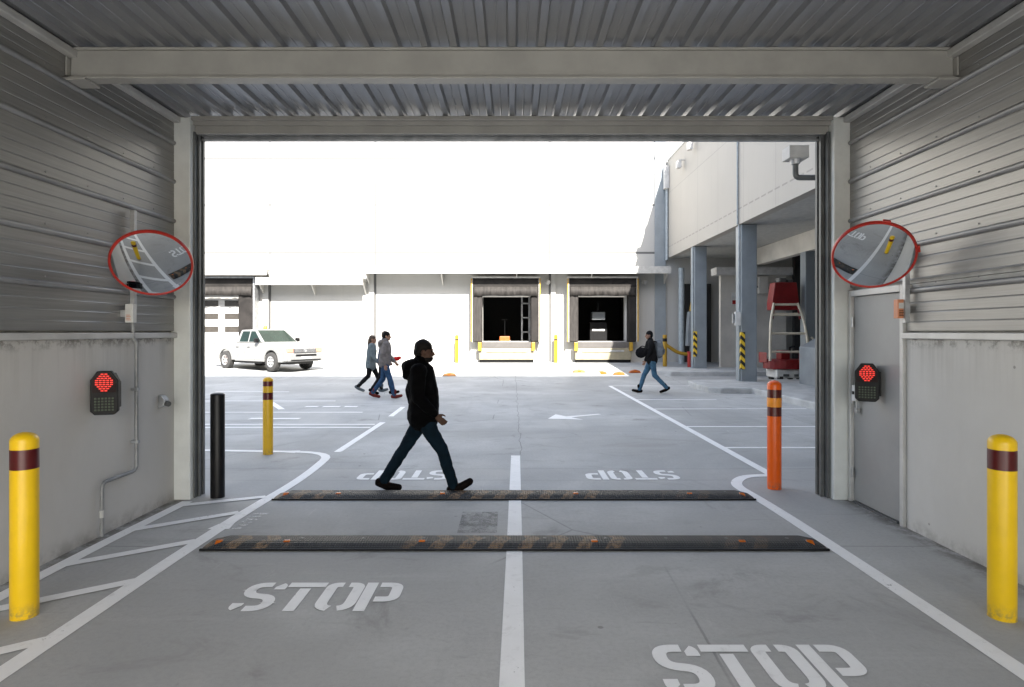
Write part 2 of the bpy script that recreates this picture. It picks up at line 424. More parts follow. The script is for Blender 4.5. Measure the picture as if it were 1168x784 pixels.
    def build(s, name, m, parent=None, bevel=0, smooth=None, world=False, seg=2):
        bmesh.ops.recalc_face_normals(s.bm, faces=s.bm.faces)
        me = bpy.data.meshes.new(name); s.bm.to_mesh(me); s.bm.free()
        me.materials.append(m if not isinstance(m, str) else M[m])
        if smooth is not None:
            me.polygons.foreach_set('use_smooth', [True]*len(me.polygons))
            if smooth < 180: me.set_sharp_from_angle(angle=R(smooth))
        o = bpy.data.objects.new(name, me); col.objects.link(o)
        if parent is not None:
            o.parent = parent
            if world: o.location = -Vector(world_loc(parent))
        if bevel:
            md = o.modifiers.new('bevel', 'BEVEL'); md.width = bevel; md.segments = seg; md.limit_method = 'ANGLE'; md.angle_limit = R(35)
            md.harden_normals = False
        return o

def world_loc(o):
    v = Vector(o.location)
    while o.parent is not None: o = o.parent; v += Vector(o.location)
    return v

def tag(o, label=None, cat=None, group=None, kind=None):
    if label: o['label'] = label
    if cat: o['category'] = cat
    if group: o['group'] = group
    if kind: o['kind'] = kind
    return o
def thing(name, label, cat, loc=(0, 0, 0), rz=0, group=None):
    o = bpy.data.objects.new(name, None); o.empty_display_size = .2; col.objects.link(o)
    o.location = loc; o.rotation_euler = (0, 0, rz)
    return tag(o, label, cat, group)
def copy_tree(o, parent=None):
    c = o.copy(); col.objects.link(c)
    if parent is not None: c.parent = parent
    for ch in list(o.children): copy_tree(ch, c)
    return c

def g(y): return .0373*max(0., y-19.5)

# ------------------------------------------------------------------ ground and paint
b = MB()
ys = [-150, -60, -20, -7, 0, 7.7, 15, 19.5, 22, 26, 32, 60, 200]
xs = [-150, -60, -20, -10, 0, 10, 20, 60, 150]
grid = [[b.bm.verts.new((x, y, g(min(y, 34)))) for x in xs] for y in ys]
for i in range(len(ys)-1):
    for j in range(len(xs)-1):
        b.bm.faces.new((grid[i][j], grid[i][j+1], grid[i+1][j+1], grid[i+1][j]))
tag(b.build('ground', 'ground'), kind='structure')

PZ = .004
def stroke_mesh(bm, pts, w, z=PZ, closed=False):
    P = [Vector((p[0], p[1])) for p in pts]; n = len(P); L = []; Rr = []
    for i, p in enumerate(P):
        a = P[i-1] if (i > 0 or closed) else None; c = P[(i+1) % n] if (i < n-1 or closed) else None
        d1 = (p-a).normalized() if a is not None else None; d2 = (c-p).normalized() if c is not None else None
        d = (d1+d2).normalized() if (d1 is not None and d2 is not None) else (d1 if d1 is not None else d2)
        nrm = Vector((-d.y, d.x)); sc = 1
        if d1 is not None and d2 is not None: sc = min(1.6, 1/max(.4, d.dot(d1)))
        L.append(bm.verts.new((*(p+nrm*w/2*sc), z+g(p.y)))); Rr.append(bm.verts.new((*(p-nrm*w/2*sc), z+g(p.y))))
    for i in range(n if closed else n-1):
        j = (i+1) % n; bm.faces.new((L[i], Rr[i], Rr[j], L[j]))
def line(name, paths, w=.12, mat='paint', z=PZ, kind='structure'):
    b = MB()
    for p in paths: stroke_mesh(b.bm, p, w, z)
    o = b.build(name, mat); return tag(o, kind=kind)
def roundpath(pts, r, n=6):
    out = []
    for i, p in enumerate(pts):
        p = Vector(p)
        if i in (0, len(pts)-1): out.append(p); continue
        a = Vector(pts[i-1])-p; c = Vector(pts[i+1])-p; d = min(r, a.length*.5, c.length*.5)
        A = p+a.normalized()*d; C = p+c.normalized()*d
        for k in range(n+1):
            t = k/n; out.append(A*(1-t)**2+p*2*t*(1-t)+C*t*t)
    return out
def resample(P, step=.006):
    out = [P[0]]
    for a, c in zip(P, P[1:]):
        n = max(1, int((c-a).length/step))
        for k in range(1, n+1): out.append(a.lerp(c, k/n))
    return out
def gapped(P, gaps):
    P = resample(P); n = len(P); out = []; cur = []
    for i, p in enumerate(P):
        f = i/(n-1)
        if any(a <= f <= c for a, c in gaps):
            if len(cur) > 1: out.append(cur)
            cur = []
        else: cur.append(p)
    if len(cur) > 1: out.append(cur)
    return out
def stop_word(name, ox, oy, w=.25, h=.44, pitch=.275, flip=False, mat='paint'):
    t = .074; s = t/2; paths = []
    S = roundpath([(w-s, h*.74), (w-s, h-s), (s, h-s), (s, h*.53), (w-s, h*.47), (w-s, s), (s, s), (s, h*.26)], .085)
    paths += [(p, 0) for p in gapped(S, ((.085, .12), (.88, .915)))]
    paths += [([Vector((0, h-s)), Vector((w, h-s))], 1), ([Vector((w*.5, 0)), Vector((w*.5, h-t-.022))], 1)]
    O = roundpath([(w*.5, h-s), (w-s, h-s), (w-s, s), (s, s), (s, h-s), (w*.5, h-s)], .12)
    paths += [(p, 2) for p in gapped(O, ((0, .018), (.472, .528), (.982, 1)))]
    paths += [([Vector((s, 0)), Vector((s, h))], 3)]
    P = roundpath([(t+.022, h-s), (w-s, h-s), (w-s, h*.40), (t+.022, h*.40)], .085)
    paths += [(P, 3)]
    b = MB(); W = pitch*3+w
    for p, k in paths:
        q = []
        for v in p:
            x = v[0]+k*pitch; y = v[1]
            if flip: x, y = W-x, h-y
            q.append((ox+x, oy+y))
        stroke_mesh(b.bm, q, t)
    return tag(b.build(name, mat), kind='structure')

# main lane lines
line('lane_marking', [[(.0, -6.5), (.0, 3.0), (.02, 4.95), (.05, 8.54)]], .125)
line('lane_marking', [roundpath([(-2.57, -6.5), (-2.57, 3.6), (-2.57, 4.8), (-2.55, 5.9), (-2.46, 7.2), (-2.55, 8.75), (-3.6, 8.85), (-8, 9.2)], 1.1)], .12)
line('lane_marking', [[(-3.32, -6.5), (-3.32, 5.0), (-3.29, 6.22)]], .11, z=.005)
hatch = []
for y0 in (-1.05, -.25, .55, 1.35, 2.14, 2.93, 3.75, 4.56, 5.36): hatch.append([(-3.30, y0-.03), (-2.60, y0+.485)])
hatch.append([(-3.28, 6.08), (-2.57, 6.40)])
line('hatch_marking', hatch, .10, z=.006)
line('lane_marking', [roundpath([(2.58, -6.5), (2.58, 3.5), (2.57, 5.4), (2.55, 6.2), (2.50, 6.95), (2.78, 7.34), (3.17, 7.36)], .45)], .12)
line('lane_marking', [roundpath([(3.12, 7.31), (3.12, 12), (3.12, 19.55), (8.5, 19.55)], .05)], .12, z=.005)
line('parking_marking', [[(3.18, 9.12), (6.6, 9.12)], [(3.18, 11.15), (6.6, 11.15)], [(3.18, 13.7), (6.6, 13.75)], [(3.18, 15.6), (5.2, 15.6)]], .10)
line('parking_marking', [[(-9, 15.3), (-4.4, 15.3)], [(-10, 13.15), (-3.2, 13.15)], [(-9, 11.42), (-2.55, 11.42)], [(-9, 11.05), (-2.55, 11.05)]], .11, 'paint')
line('parking_marking', [[(-6.4, 15.9), (-5.1, 13.6)], [(-8.5, 17.6), (-6.4, 17.6)]], .14, 'paint', z=.007)
line('lane_marking', [[(-2.5, 8.79), (-2.46, 11.69)], [(-2.47, 12.5), (-2.5, 14.1)]], .11)
line('stall_marking', [[(-4.75, 14.1), (-4.45, 14.1)], [(-4.35, 14.1), (-3.95, 14.1)], [(-3.85, 14.1), (-3.55, 14.1)], [(-5.2, 12.15), (-4.2, 12.15)]], .2, 'paint', z=.008)
b = MB(); a0 = Vector((.71, 12.16)); d = (Vector((1.83, 12.85))-a0).normalized(); nn = Vector((-d.y, d.x))
hd = a0+d*.52
b.face([(*(a0), PZ), (*(hd-nn*.46), PZ), (*(hd+nn*.46), PZ)])
q1 = a0+d*1.32
b.face([(*(hd-nn*.09), PZ), (*(q1-nn*.05), PZ), (*(q1+nn*.05), PZ), (*(hd+nn*.09), PZ)])
tag(b.build('arrow_marking', 'paint'), kind='structure')
stop_word('stop_marking', -1.77, 3.775, .255, .43, .262)
stop_word('stop_marking', .745, 2.92, .255, .45, .270)
stop_word('stop_marking', -1.83, 7.14, .255, .48, .275, True)
stop_word('stop_marking', .88, 7.14, .255, .48, .283, True)
# rubbed out block and old lettering ghosts on the slab between the bumps
b = MB()
stroke_mesh(b.bm, [(-.47, 5.55), (-.13, 5.55)], .62, .0045)
tag(b.build('rubbed_marking', 'old_paint'), kind='structure')
line('lettering_marking', [[(-2.44, 5.36+.085*i), (-2.36+.012*i, 5.36+.085*i)] for i in range(6)], .045, 'thin_paint', .0085)

# ------------------------------------------------------------------ entrance building (the passage we stand in)
EB = thing('entrance_building', 'grey gateway passage with ribbed steel ceiling and metal clad side walls', 'building', (0, 6.4, 0))
Y0, Y1 = -3., 6.45
for sx in (-1, 1):
    X = 3.47*sx
    o_ = lambda d: X+sx*d
    xa, xb = sorted((X, o_(.3)))
    if sx < 0:
        MB().box(xa, xb, Y0, Y1-.05, -.05, 1.66).build('side_wall', 'plaster', EB, world=True)
    else:
        MB().box(xa, xb, Y0, 5.40, -.05, 1.66).build('side_wall', 'plaster', EB, world=True)
    # cladding profile in (x, z): flat planks with battens and fine beads
    zs = [1.715, 2.08, 2.475, 2.86, 3.265, 3.66, 3.955]
    prof = []
    for z0, z1 in zip(zs, zs[1:]):
        n = 4; pw = (z1-z0-.035)/n
        for i in range(n):
            zz = z0+.0175+i*pw
            prof += [(X, zz), (X, zz+pw-.012), (o_(.0032), zz+pw-.006)]
        prof += [(X, z1-.0175), (o_(-.004), z1-.0155), (X-sx*.0, z1-.0155+.031)]
    y_end = Y1-.05
    if sx < 0:
        MB().strip(prof, 'y', Y0, y_end).build('cladding', 'clad', EB, world=True, smooth=25)
    else:
        MB().strip([p for p in prof if p[1] < 2.14], 'y', Y0, 5.40).build('cladding', 'clad', EB, world=True, smooth=25)
        MB().strip([p for p in prof if p[1] >= 2.13], 'y', Y0, y_end).build('cladding', 'clad', EB, world=True, smooth=25)
    bb = MB()
    for z in zs[1:-1]:
        ye = y_end if (sx < 0 or z > 2.2) else 5.36
        r = .017
        pr = [(X+sx*.004, z-.024), (X-sx*.012, z-.020), (X-sx*.022, z-.008), (X-sx*.022, z+.008), (X-sx*.012, z+.020), (X+sx*.004, z+.024)]
        bb.prism(pr, 'y', Y0, ye+.012)
    for z in zs[1:-1]:
        ye = y_end if (sx < 0 or z > 2.2) else 5.36
        yy = Y0+.2
        while yy < ye-.05:
            bb.ell((X-sx*.004, yy, z+.052), (.005, .008, .008), sub=1); yy += .46
    bb.build('cladding_batten', 'clad_dark', EB, world=True, smooth=40)
    ye = y_end if sx < 0 else 5.40
    xr = sorted((o_(.02), X-sx*.035))
    MB().box(xr[0], xr[1], Y0, ye+.02, 1.662, 1.714).build('wall_rail', 'rail', EB, .006, world=True)
    # backing wall behind the cladding
    xs2 = sorted((o_(.05), o_(.3)))
    if sx < 0: MB().box(xs2[0], xs2[1], Y0, Y1-.05, 1.67, 4.0).build('backing_wall', 'facade_up', EB, world=True)
    else:
        MB().box(xs2[0], xs2[1], Y0, 5.40, 1.67, 2.14).build('backing_wall', 'facade_up', EB, world=True)
        MB().box(xs2[0], xs2[1], Y0, Y1-.05, 2.145, 4.0).build('backing_wall', 'facade_up', EB, world=True)
    # angle between wall and ceiling
    xr = sorted((X, X-sx*.07))
    MB().box(xr[0], xr[1], Y0, 6.30, 3.865, 3.925).build('corner_trim', 'rail', EB, .008, world=True)
    # column and shutter guide
    xr = sorted((o_(.05), X-sx*.165))
    MB().box(xr[0], xr[1], 6.30, 6.58, -.02, 3.93).build('column', 'column', EB, .012, world=True)
    xr = sorted((X-sx*.167, X-sx*(.20 if sx > 0 else .182)))
    MB().box(xr[0], xr[1], 6.36, 6.56, 0.0, 3.80).build('guide_rail', 'guide', EB, .004, world=True)
    xr = sorted((X-sx*(.202 if sx > 0 else .184), X-sx*(.24 if sx > 0 else .20)))
    MB().box(xr[0], xr[1], 6.42, 6.46, 0.0, 3.79).box(xr[0], xr[1], 6.50, 6.54, 0, 3.79).build('guide_rail', 'guide', EB, .003, world=True)
    # beam shoe
    xr = sorted((X, X-sx*.17))
    MB().box(xr[0], xr[1], 4.74, 4.92, 3.672, 3.692).build('beam_bracket', 'cream', EB, .004, world=True)
    xr = sorted((X-sx*.002, X-sx*.016))
    MB().box(xr[0], xr[1], 4.76, 4.90, 3.715, 3.86).build('beam_end_plate', 'cream', EB, .003, world=True)

# ceiling deck: ribs hang below the pans
prof = []; p = .227; x = -3.47
nrib = 30
for i in range(nrib+1):
    xc = -3.405+i*p
    prof += [(xc-.042, 3.985), (xc-.026, 3.945), (xc+.026, 3.945), (xc+.042, 3.985)]
    if i < nrib:
        for q in (.5,): prof += [(xc+p*q-.009, 3.985), (xc+p*q-.004, 3.981), (xc+p*q+.004, 3.981), (xc+p*q+.009, 3.985)]
MB().strip(prof, 'y', Y0, 6.42).build('roof_deck', 'deck', EB, world=True)
# cross beams (channel: web set back, flanges proud)
for yb in (4.83, .9, -2.8):
    bm_ = MB().box(-3.45, 3.45, yb-.030, yb+.012, 3.714, 3.922)
    bm_.box(-3.45, 3.45, yb-.058, yb+.058, 3.695, 3.712).box(-3.45, 3.45, yb-.048, yb+.048, 3.924, 3.943)
    bm_.build('roof_beam', 'cream', EB, .003, world=True)
MB().box(-3.30, 3.30, 6.35, 6.38, 3.862, 3.942).box(-3.30, 3.30, 6.30, 6.348, 3.90, 3.94).build('lintel', 'cream', EB, .004, world=True)
MB().box(-3.302, 3.302, 6.39, 6.43, 3.785, 3.925).build('lintel_channel', 'cream', EB, .006, world=True)
b = MB()
pr = []
for i in range(4):
    z = 3.885-i*.030
    pr += [(6.50, z), (6.512, z-.008), (6.512, z-.022), (6.50, z-.030)]
b.strip(pr, 'x', -3.30, 3.30)
b.box(-3.30, 3.30, 6.485, 6.525, 3.742, 3.764)
b.build('rolled_shutter', 'galv', EB, world=True)
# upper storeys and flank walls of the same building (they throw the yard shade)
MB().box(-40, 30, Y0, 6.62, 4.02, 12.8).build('upper_storeys', 'facade_up', EB, world=True)
MB().box(-40, -3.80, 6.25, 6.60, -.05, 4.015).build('front_wall', 'facade_up', EB, world=True)
MB().box(3.80, 30, 6.25, 6.60, -.05, 4.015).build('front_wall', 'facade_up', EB, world=True)
MB().box(-40, -3.80, Y0, Y0+.3, -.05, 4.015).build('rear_wall', 'facade_up', EB, world=True)
MB().box(3.80, 30, Y0, Y0+.3, -.05, 4.015).build('rear_wall', 'facade_up', EB, world=True)
# steel side door
DR = MB().box(3.475, 3.52, 5.455, 6.235, .02, 2.075).build('door', 'door', EB, .003, world=True)
bb = MB().box(3.44, 3.53, 5.405, 5.450, 0, 2.14).box(3.44, 3.53, 6.24, 6.285, 0, 2.14).box(3.44, 3.53, 5.452, 6.238, 2.08, 2.14)
fr = bb.build('frame', 'rail', DR, .004, world=True)
for z in (.3, 1.05, 1.82): MB().cyl((3.452, 6.225, z-.05), (3.452, 6.225, z+.05), .011, seg=8).build('hinge', 'galv', DR, world=True)
MB().box(3.445, 3.475, 5.5, 6.2, .0, .018).build('threshold', 'guide', DR, world=True)
MB().box(3.41, 3.474, 6.09, 6.165, 1.03, 1.19).build('lock_box', 'white_box', DR, .006, world=True)
MB().cyl((3.44, 6.128, 1.03), (3.44, 6.128, .95), .008, seg=8).box(3.425, 3.465, 6.105, 6.15, .91, .965).build('padlock', 'galv', DR, .004, world=True)
MB().box(3.40, 3.44, 6.115, 6.14, 1.10, 1.13).build('keyhole', 'black', DR, world=True)

# ------------------------------------------------------------------ bollards
def bollard(label, x, y, r, h, mat, group, dome=.55):
    o = thing('bollard', label, 'bollard', (x, y, g(y)), random.uniform(0, 3), group)
    prof = [(0, -.01), (r*1.0, -.01), (r*1.0, h-r*dome*1.3)]
    for i in range(1, 9):
        a = PI/2*i/8; prof.append((r*math.cos(a), h-r*dome*1.3+r*dome*1.3*math.sin(a)))
    prof[-1] = (0, h)
    MB().lathe(prof, 40).build('post', mat, o, smooth=50)
    return o
Yb = make_bollard_mat('yellow_bollard_paint', (.84, .53, .008), (.075, .004, .004), [(.895, 1.015)])
bollard('yellow bollard with one maroon band in front of the conduit wall', -2.955, 3.72, .073, 1.115, Yb, 'yellow bollards inside the passage')
bollard('yellow bollard with one maroon band beside the steel door wall', 2.955, 3.70, .073, 1.105, Yb, 'yellow bollards inside the passage')
Yb2 = make_bollard_mat('banded_yellow_paint', (.76, .46, .02), (.09, .006, .008), [(.77, .87), (.96, 1.03)])
o1 = bollard('slim yellow bollard with two maroon bands outside behind black bollard', -3.44, 8.65, .069, 1.09, Yb2, 'bollards at the gateway')
Ob = make_bollard_mat('orange_bollard_paint', (.80, .115, .004), (.085, .008, .004), [(.80, .90), (1.0, 1.09)])
o2 = bollard('orange bollard with two dark red bands by the door jamb', 2.885, 6.75, .074, 1.19, Ob, 'bollards at the gateway')
MB().lathe([(.0755, .90), (.0762, .905), (.0762, .995), (.0755, 1.0)], 40).build('amber_band', simple('amber_band', (.78, .27, .02), .35), o2, smooth=60)
bollard('black bollard with a capped top beside the passage column', -3.07, 6.40, .070, 1.09, 'blackpaint', 'bollards at the gateway', .25)
Yb3 = make_bollard_mat('dock_bollard_paint', (.40, .25, .02), (.03, .02, .015), [(1.02, 1.09)])
bollard('thin yellow bollard against the warehouse wall before first dark dock', -2.52, 28.0, .085, 1.28, Yb3, 'thin yellow bollards at the warehouse wall')
bollard('thin yellow bollard between the two open dark docks', 2.0, 28.0, .085, 1.30, Yb3, 'thin yellow bollards at the warehouse wall')

# ------------------------------------------------------------------ speed bumps
def speed_bump(label, y):
    o = thing('speed_bump', label, 'speed bump', (0.02, y, 0), 0, 'rubber speed bumps across the gateway')
    L = 2.47; W = .30; h = .05
    b = MB()
    sect = [(0, .004), (0, .016), (.055, h*.86), (.09, h), (W-.09, h), (W-.055, h*.86), (W, .016), (W, .004)]
    stations = [-L]+[-L+.13] + [L-.13, L]
    rings = []
    for i, x in enumerate(stations):
        k = .28 if i in (0, 3) else 1
        rings.append([b.bm.verts.new((x, yy if k == 1 else W/2+(yy-W/2)*.9, .004+(zz-.004)*k)) for yy, zz in sect])
    for a, c in zip(rings, rings[1:]):
        for i in range(len(sect)-1): b.bm.faces.new((a[i], a[i+1], c[i+1], c[i]))
    b.bm.faces.new(rings[0]); b.bm.faces.new(list(reversed(rings[-1])))
    b.build('body', 'rubber', o)
    s = MB()
    for k in range(-4, 5):
        if k == 0: continue
        x = k*.49
    MB().box(-L-.005, L+.005, -.006, .012, .003, .017).build('front_edge', 'edge_black', o)
    for x in (-2.36, -1.82, -.74, .64, 1.82, 2.36):
        m = MB()
        m.prism([(.035, .020), (.085, .056), (.105, .056), (.075, .020)], 'x', x-.026, x+.026)
        m.build('reflector', 'amber', o, .004)
    for k in range(-4, 5):
        x = k*.49+.245
        if abs(x) < 2.3: MB().cyl((x, .15, h-.002), (x, .15, h+.004), .014, seg=10).build('bolt', 'guide', o)
    return o
speed_bump('black rubber speed bump with amber reflectors nearer the STOP word, front one', 4.82)
speed_bump('black rubber speed bump under the walking man in dark jacket', 6.27)

# ------------------------------------------------------------------ convex mirrors
def convex_mirror(label, x, y, z, nrm, rad, post_x, post_y, z0, z1, sx):
    o = thing('convex_mirror', label, 'traffic mirror', (x, y, z), 0, 'red rimmed convex mirrors')
    q = Vector(nrm).normalized().to_track_quat('Z', 'Y').to_matrix().to_4x4()
    Rc = rad*4.6; prof = []
    am = math.asin(rad/Rc)
    for i in range(15):
        a = am*(1-i/14); prof.append((Rc*math.sin(a), Rc*math.cos(a)-Rc*math.cos(am)+.006))
    MB().lathe(prof, 64).rotate(q).build('glass', 'mirror', o, smooth=180)
    ring = [(rad-.012, .008), (rad-.004, .016), (rad+.004, .016), (rad+.010, .006), (rad+.010, -.012), (rad*.8, -.05), (0, -.06)]
    MB().lathe(ring, 64).rotate(q).build('rim', 'red_rim', o, smooth=40)
    # support channel on the wall and arm
    p = Vector((post_x-x, post_y-y, 0))
    MB().box(p.x-.02, p.x+.02, p.y-.014, p.y-.004, z0-z, z1-z).box(p.x-.02, p.x-.012, p.y-.003, p.y+.022, z0-z, z1-z).box(p.x+.012, p.x+.02, p.y-.003, p.y+.022, z0-z, z1-z).build('post', 'galv', o)
    back = q.to_3x3() @ Vector((0, 0, -.05))
    MB().tube([tuple(back), (back.x*.5+p.x*.5, back.y+.06, back.z), (p.x, p.y-.02, .0)], .017, 10, .05).build('arm', 'galv', o, smooth=60)
    MB().box(p.x-.035, p.x+.035, p.y-.035, p.y-.015, -.05, .05).build('clamp', 'galv', o, .004)
    if sx > 0:
        for a in (75, 8): 
            c, s_ = math.cos(R(a)), math.sin(R(a))
            m = MB().box(-.03, .03, -.006, .012, -.016, .014)
            mt = Matrix.Translation((c*(rad+.012), s_*(rad+.012), 0)) @ Matrix.Rotation(R(a-90), 4, 'Z')
            m.rotate(q @ mt).build('rim_clip', 'red_rim', o, .004)
    return o
convex_mirror('round convex mirror in red rim above the conduit and glowing lights', -3.05, 5.20, 2.30, (.37, -.72, -.585), .305, -3.42, 5.54, 1.93, 2.82, -1)
convex_mirror('round convex mirror in red rim above the grey steel door', 3.02, 5.13, 2.36, (-.37, -.72, -.585), .305, 3.42, 5.32, 1.80, 2.5, 1)

# ------------------------------------------------------------------ signals
def signal(label, x, y, z, rz, sx):
    o = thing('traffic_signal', label, 'traffic light', (x, y, z), rz, 'red traffic signals on the passage walls')
    w, h = .10, .18
    out = [(-w, -h+.03), (-w+.03, -h), (w-.03, -h), (w, -h+.03), (w, h-.075), (w-.05, h), (-w+.05, h), (-w, h-.075)]
    MB().prism(out, 'y', -.05, .0).build('housing', 'black', o, .006)
    MB().prism([(-w+.008, -h+.05), (w-.008, -h+.05), (w-.008, h-.1), (w-.045, h-.02), (-w+.045, h-.02), (-w+.008, h-.1)], 'y', .001, .09).build('back_box', 'black', o, .006)
    MB().prism([(-w+.014, .005), (w-.014, .005), (w-.014, h-.08), (w-.055, h-.014), (-w+.055, h-.014), (-w+.014, h-.08)], 'y', -.0535, -.0505).build('lens', 'led_mid', o)
    m = MB(); n = MB()
    rows = [(.155, 2), (.138, 3), (.121, 4), (.104, 5), (.087, 5), (.070, 5), (.053, 4), (.036, 3), (.019, 2)]
    for zz, k in rows:
        for i in range(k):
            xx = (i-(k-1)/2)*.0265
            m.box(xx-.0095, xx+.0095, -.058, -.054, zz-.0046, zz+.0046)
    m.build('red_lamp', 'led', o)
    for r_ in range(5):
        for i in range(6):
            xx = (i-2.5)*.0245; zz = -.045-r_*.0235
            n.box(xx-.0075, xx+.0075, -.056, -.0505, zz-.007, zz+.007)
    n.build('unlit_lamp', 'led_off', o)
    xs = sorted((sx*.085, sx*.125)); MB().box(xs[0], xs[1], .012, .075, -.13, .10).build('bracket', 'black', o, .004)
    return o
signal('black wall signal with red dots lit on concrete wall beside conduit', -3.362, 5.08, 1.22, R(20), -1)
signal('black wall signal with red dots lit fixed to the steel door', 3.365, 5.82, 1.245, R(-28), 1)

# conduit on the wall
o = thing('conduit_pipe', 'thin grey conduit bending down the concrete wall under the mirror', 'pipe', (-3.44, 5.55, 0))
MB().tube([(-3.443, 5.56, 1.99), (-3.443, 5.58, 1.65), (-3.427, 5.60, 1.62), (-3.427, 5.60, .46), (-3.427, 5.13, .46), (-3.427, 5.13, .01)], .016, 10, .06).build('tube', 'conduit', o, smooth=50, world=True)
for pos in ((5.60, 1.2), (5.60, .72)):
    MB().box(-3.469, -3.405, pos[0]-.022, pos[0]+.022, pos[1]-.012, pos[1]+.012).build('clip', 'galv', o, .003, world=True)
MB().cyl((-3.427, 5.13, .17), (-3.427, 5.13, .23), .022, seg=12).build('coupling', 'rail', o, .003, world=True)
def small_box(label, x, y, z, mat, sx):
    o = thing('junction_box', label, 'junction box', (x, y, z))
    MB().box(-.035, .035, -.03, .03, 0, .165).build('case', mat, o, .005)
    MB().box(-.026, .026, -.0325, -.0305, .085, .135).build('label_plate', 'white_box', o)
    for i in range(4): MB().box(-.022, .018-.006*(i % 2), -.0325, -.0305, .020+.014*i, .026+.014*i).build('print_line', 'black' if mat != 'white_box' else 'sticker', o)
    w = .06
    xs = sorted((sx*.036, sx*.085)); MB().box(xs[0], xs[1], -.012, .028, .05, .11).build('mount', 'galv', o)
small_box('pale junction box with printed label under left-wall mirror post', -3.385, 5.45, 1.805, 'white_box', -1)
small_box('orange labelled junction box on the door frame edge below mirror', 3.385, 5.36, 1.84, 'sticker', 1)
bpy.data.objects['junction_box']['label'] = 'pale junction box with printed label below the mirror over conduit'
o = thing('wall_sensor', 'small grey hooded sensor on concrete wall near the column', 'sensor', (-3.468, 6.05, .97))
MB().prism([(0, .0), (.055, .02), (.07, .08), (.03, .13), (0, .13)], 'y', -.04, .04).build('hood', 'galv', o, .006)
MB().cyl((.045, -.0, .05), (.105, -.035, .045), .026, seg=16).build('eye', 'guide', o, .003)
# camera on elbow bracket outside the head of the opening
o = thing('security_camera', 'grey boxed camera on an elbow pipe outside the shutter head', 'camera', (3.3, 6.95, 3.47))
MB().box(-.20, .02, -.10, .10, .20, .34).build('housing', 'trim_white', o, .008)
MB().cyl((-.09, 0, .20), (-.09, 0, .15), .062, .045, 20).build('collar', 'galv', o, smooth=40)
MB().tube([(-.09, 0, .16), (-.09, 0, -.0), (.45, 0, 0)], .032, 14, .05).build('bracket', 'guide', o, smooth=50)
MB().box(.43, .47, -.35, .08, -.06, .06).build('wall_plate', 'galv', o)

# ------------------------------------------------------------------ warehouse at the far side
WY = 28.5
WH = thing('warehouse_building', 'tall white panelled warehouse with three loading docks across the yard', 'building', (0, WY, g(WY)))
openings = [(-1.35, .86, 1.30, 3.36), (3.04, 5.24, 1.30, 3.36), (-14.5, -12.5, .6, 3.40)]
xs = sorted({-45., 30., *[v for q in openings for v in q[:2]]}); zs = sorted({0., 14., *[v for q in openings for v in q[2:]]})
b = MB()
for xa, xb in zip(xs, xs[1:]):
    for za, zb in zip(zs, zs[1:]):
        cx, cz = (xa+xb)/2, (za+zb)/2
        if any(q[0] < cx < q[1] and q[2] < cz < q[3] for q in openings): continue
        b.box(xa, xb, WY, WY+.3, za, zb)
bmesh.ops.remove_doubles(b.bm, verts=b.bm.verts, dist=.0005)
ctr = {}
for f in list(b.bm.faces):
    ctr.setdefault(tuple(round(v, 3) for v in f.calc_center_median()), []).append(f)
bmesh.ops.delete(b.bm, geom=[f for fs in ctr.values() if len(fs) > 1 for f in fs], context='FACES')
b.build('wall', 'wall', WH, world=True)
for (x0, x1, zt, zb, pr, nb) in ((-6.66, 7.10, 4.64, 4.34, 1.06, 4), (-11.55, -6.72, 4.17, 3.85, .85, 2), (-24, -11.0, 4.62, 4.28, .95, 3)):
    c = MB().box(x0, x1, WY-pr, WY-.002, zt-.10, zt).box(x0, x1, WY-pr-.03, WY-pr-.001, zb, zt+.02)
    for i in range(nb+1):
        xx = x0+.02+(x1-x0-.10)*i/nb
        c.prism([(WY-.003, zt-.102), (WY-pr+.05, zt-.102), (WY-.003, zt-.75)], 'x', xx, xx+.05)
    cp = c.build('canopy', 'canopy', WH, .004, world=True)
    if nb == 2: MB().box(-9.42, -8.9, WY-pr+.15, WY-pr+.3, zt-.17, zt-.103).build('lamp', 'trim_white', cp, .01, world=True)
    if nb == 4: MB().box(-4.6, -4.2, WY-pr+.25, WY-pr+.36, zt-.16, zt-.103).build('lamp', 'trim_white', cp, .01, world=True)
for x0, x1 in ((6.62, 7.12), (1.80, 2.02), (-11.55, -11.25), (-6.62, -6.36)):
    MB().box(x0, x1, WY-.10, WY-.002, g(WY), 4.5 if x0 != 6.62 else 14).build('pilaster', 'steelblue' if x0 > 6 else 'wall', WH, world=True)
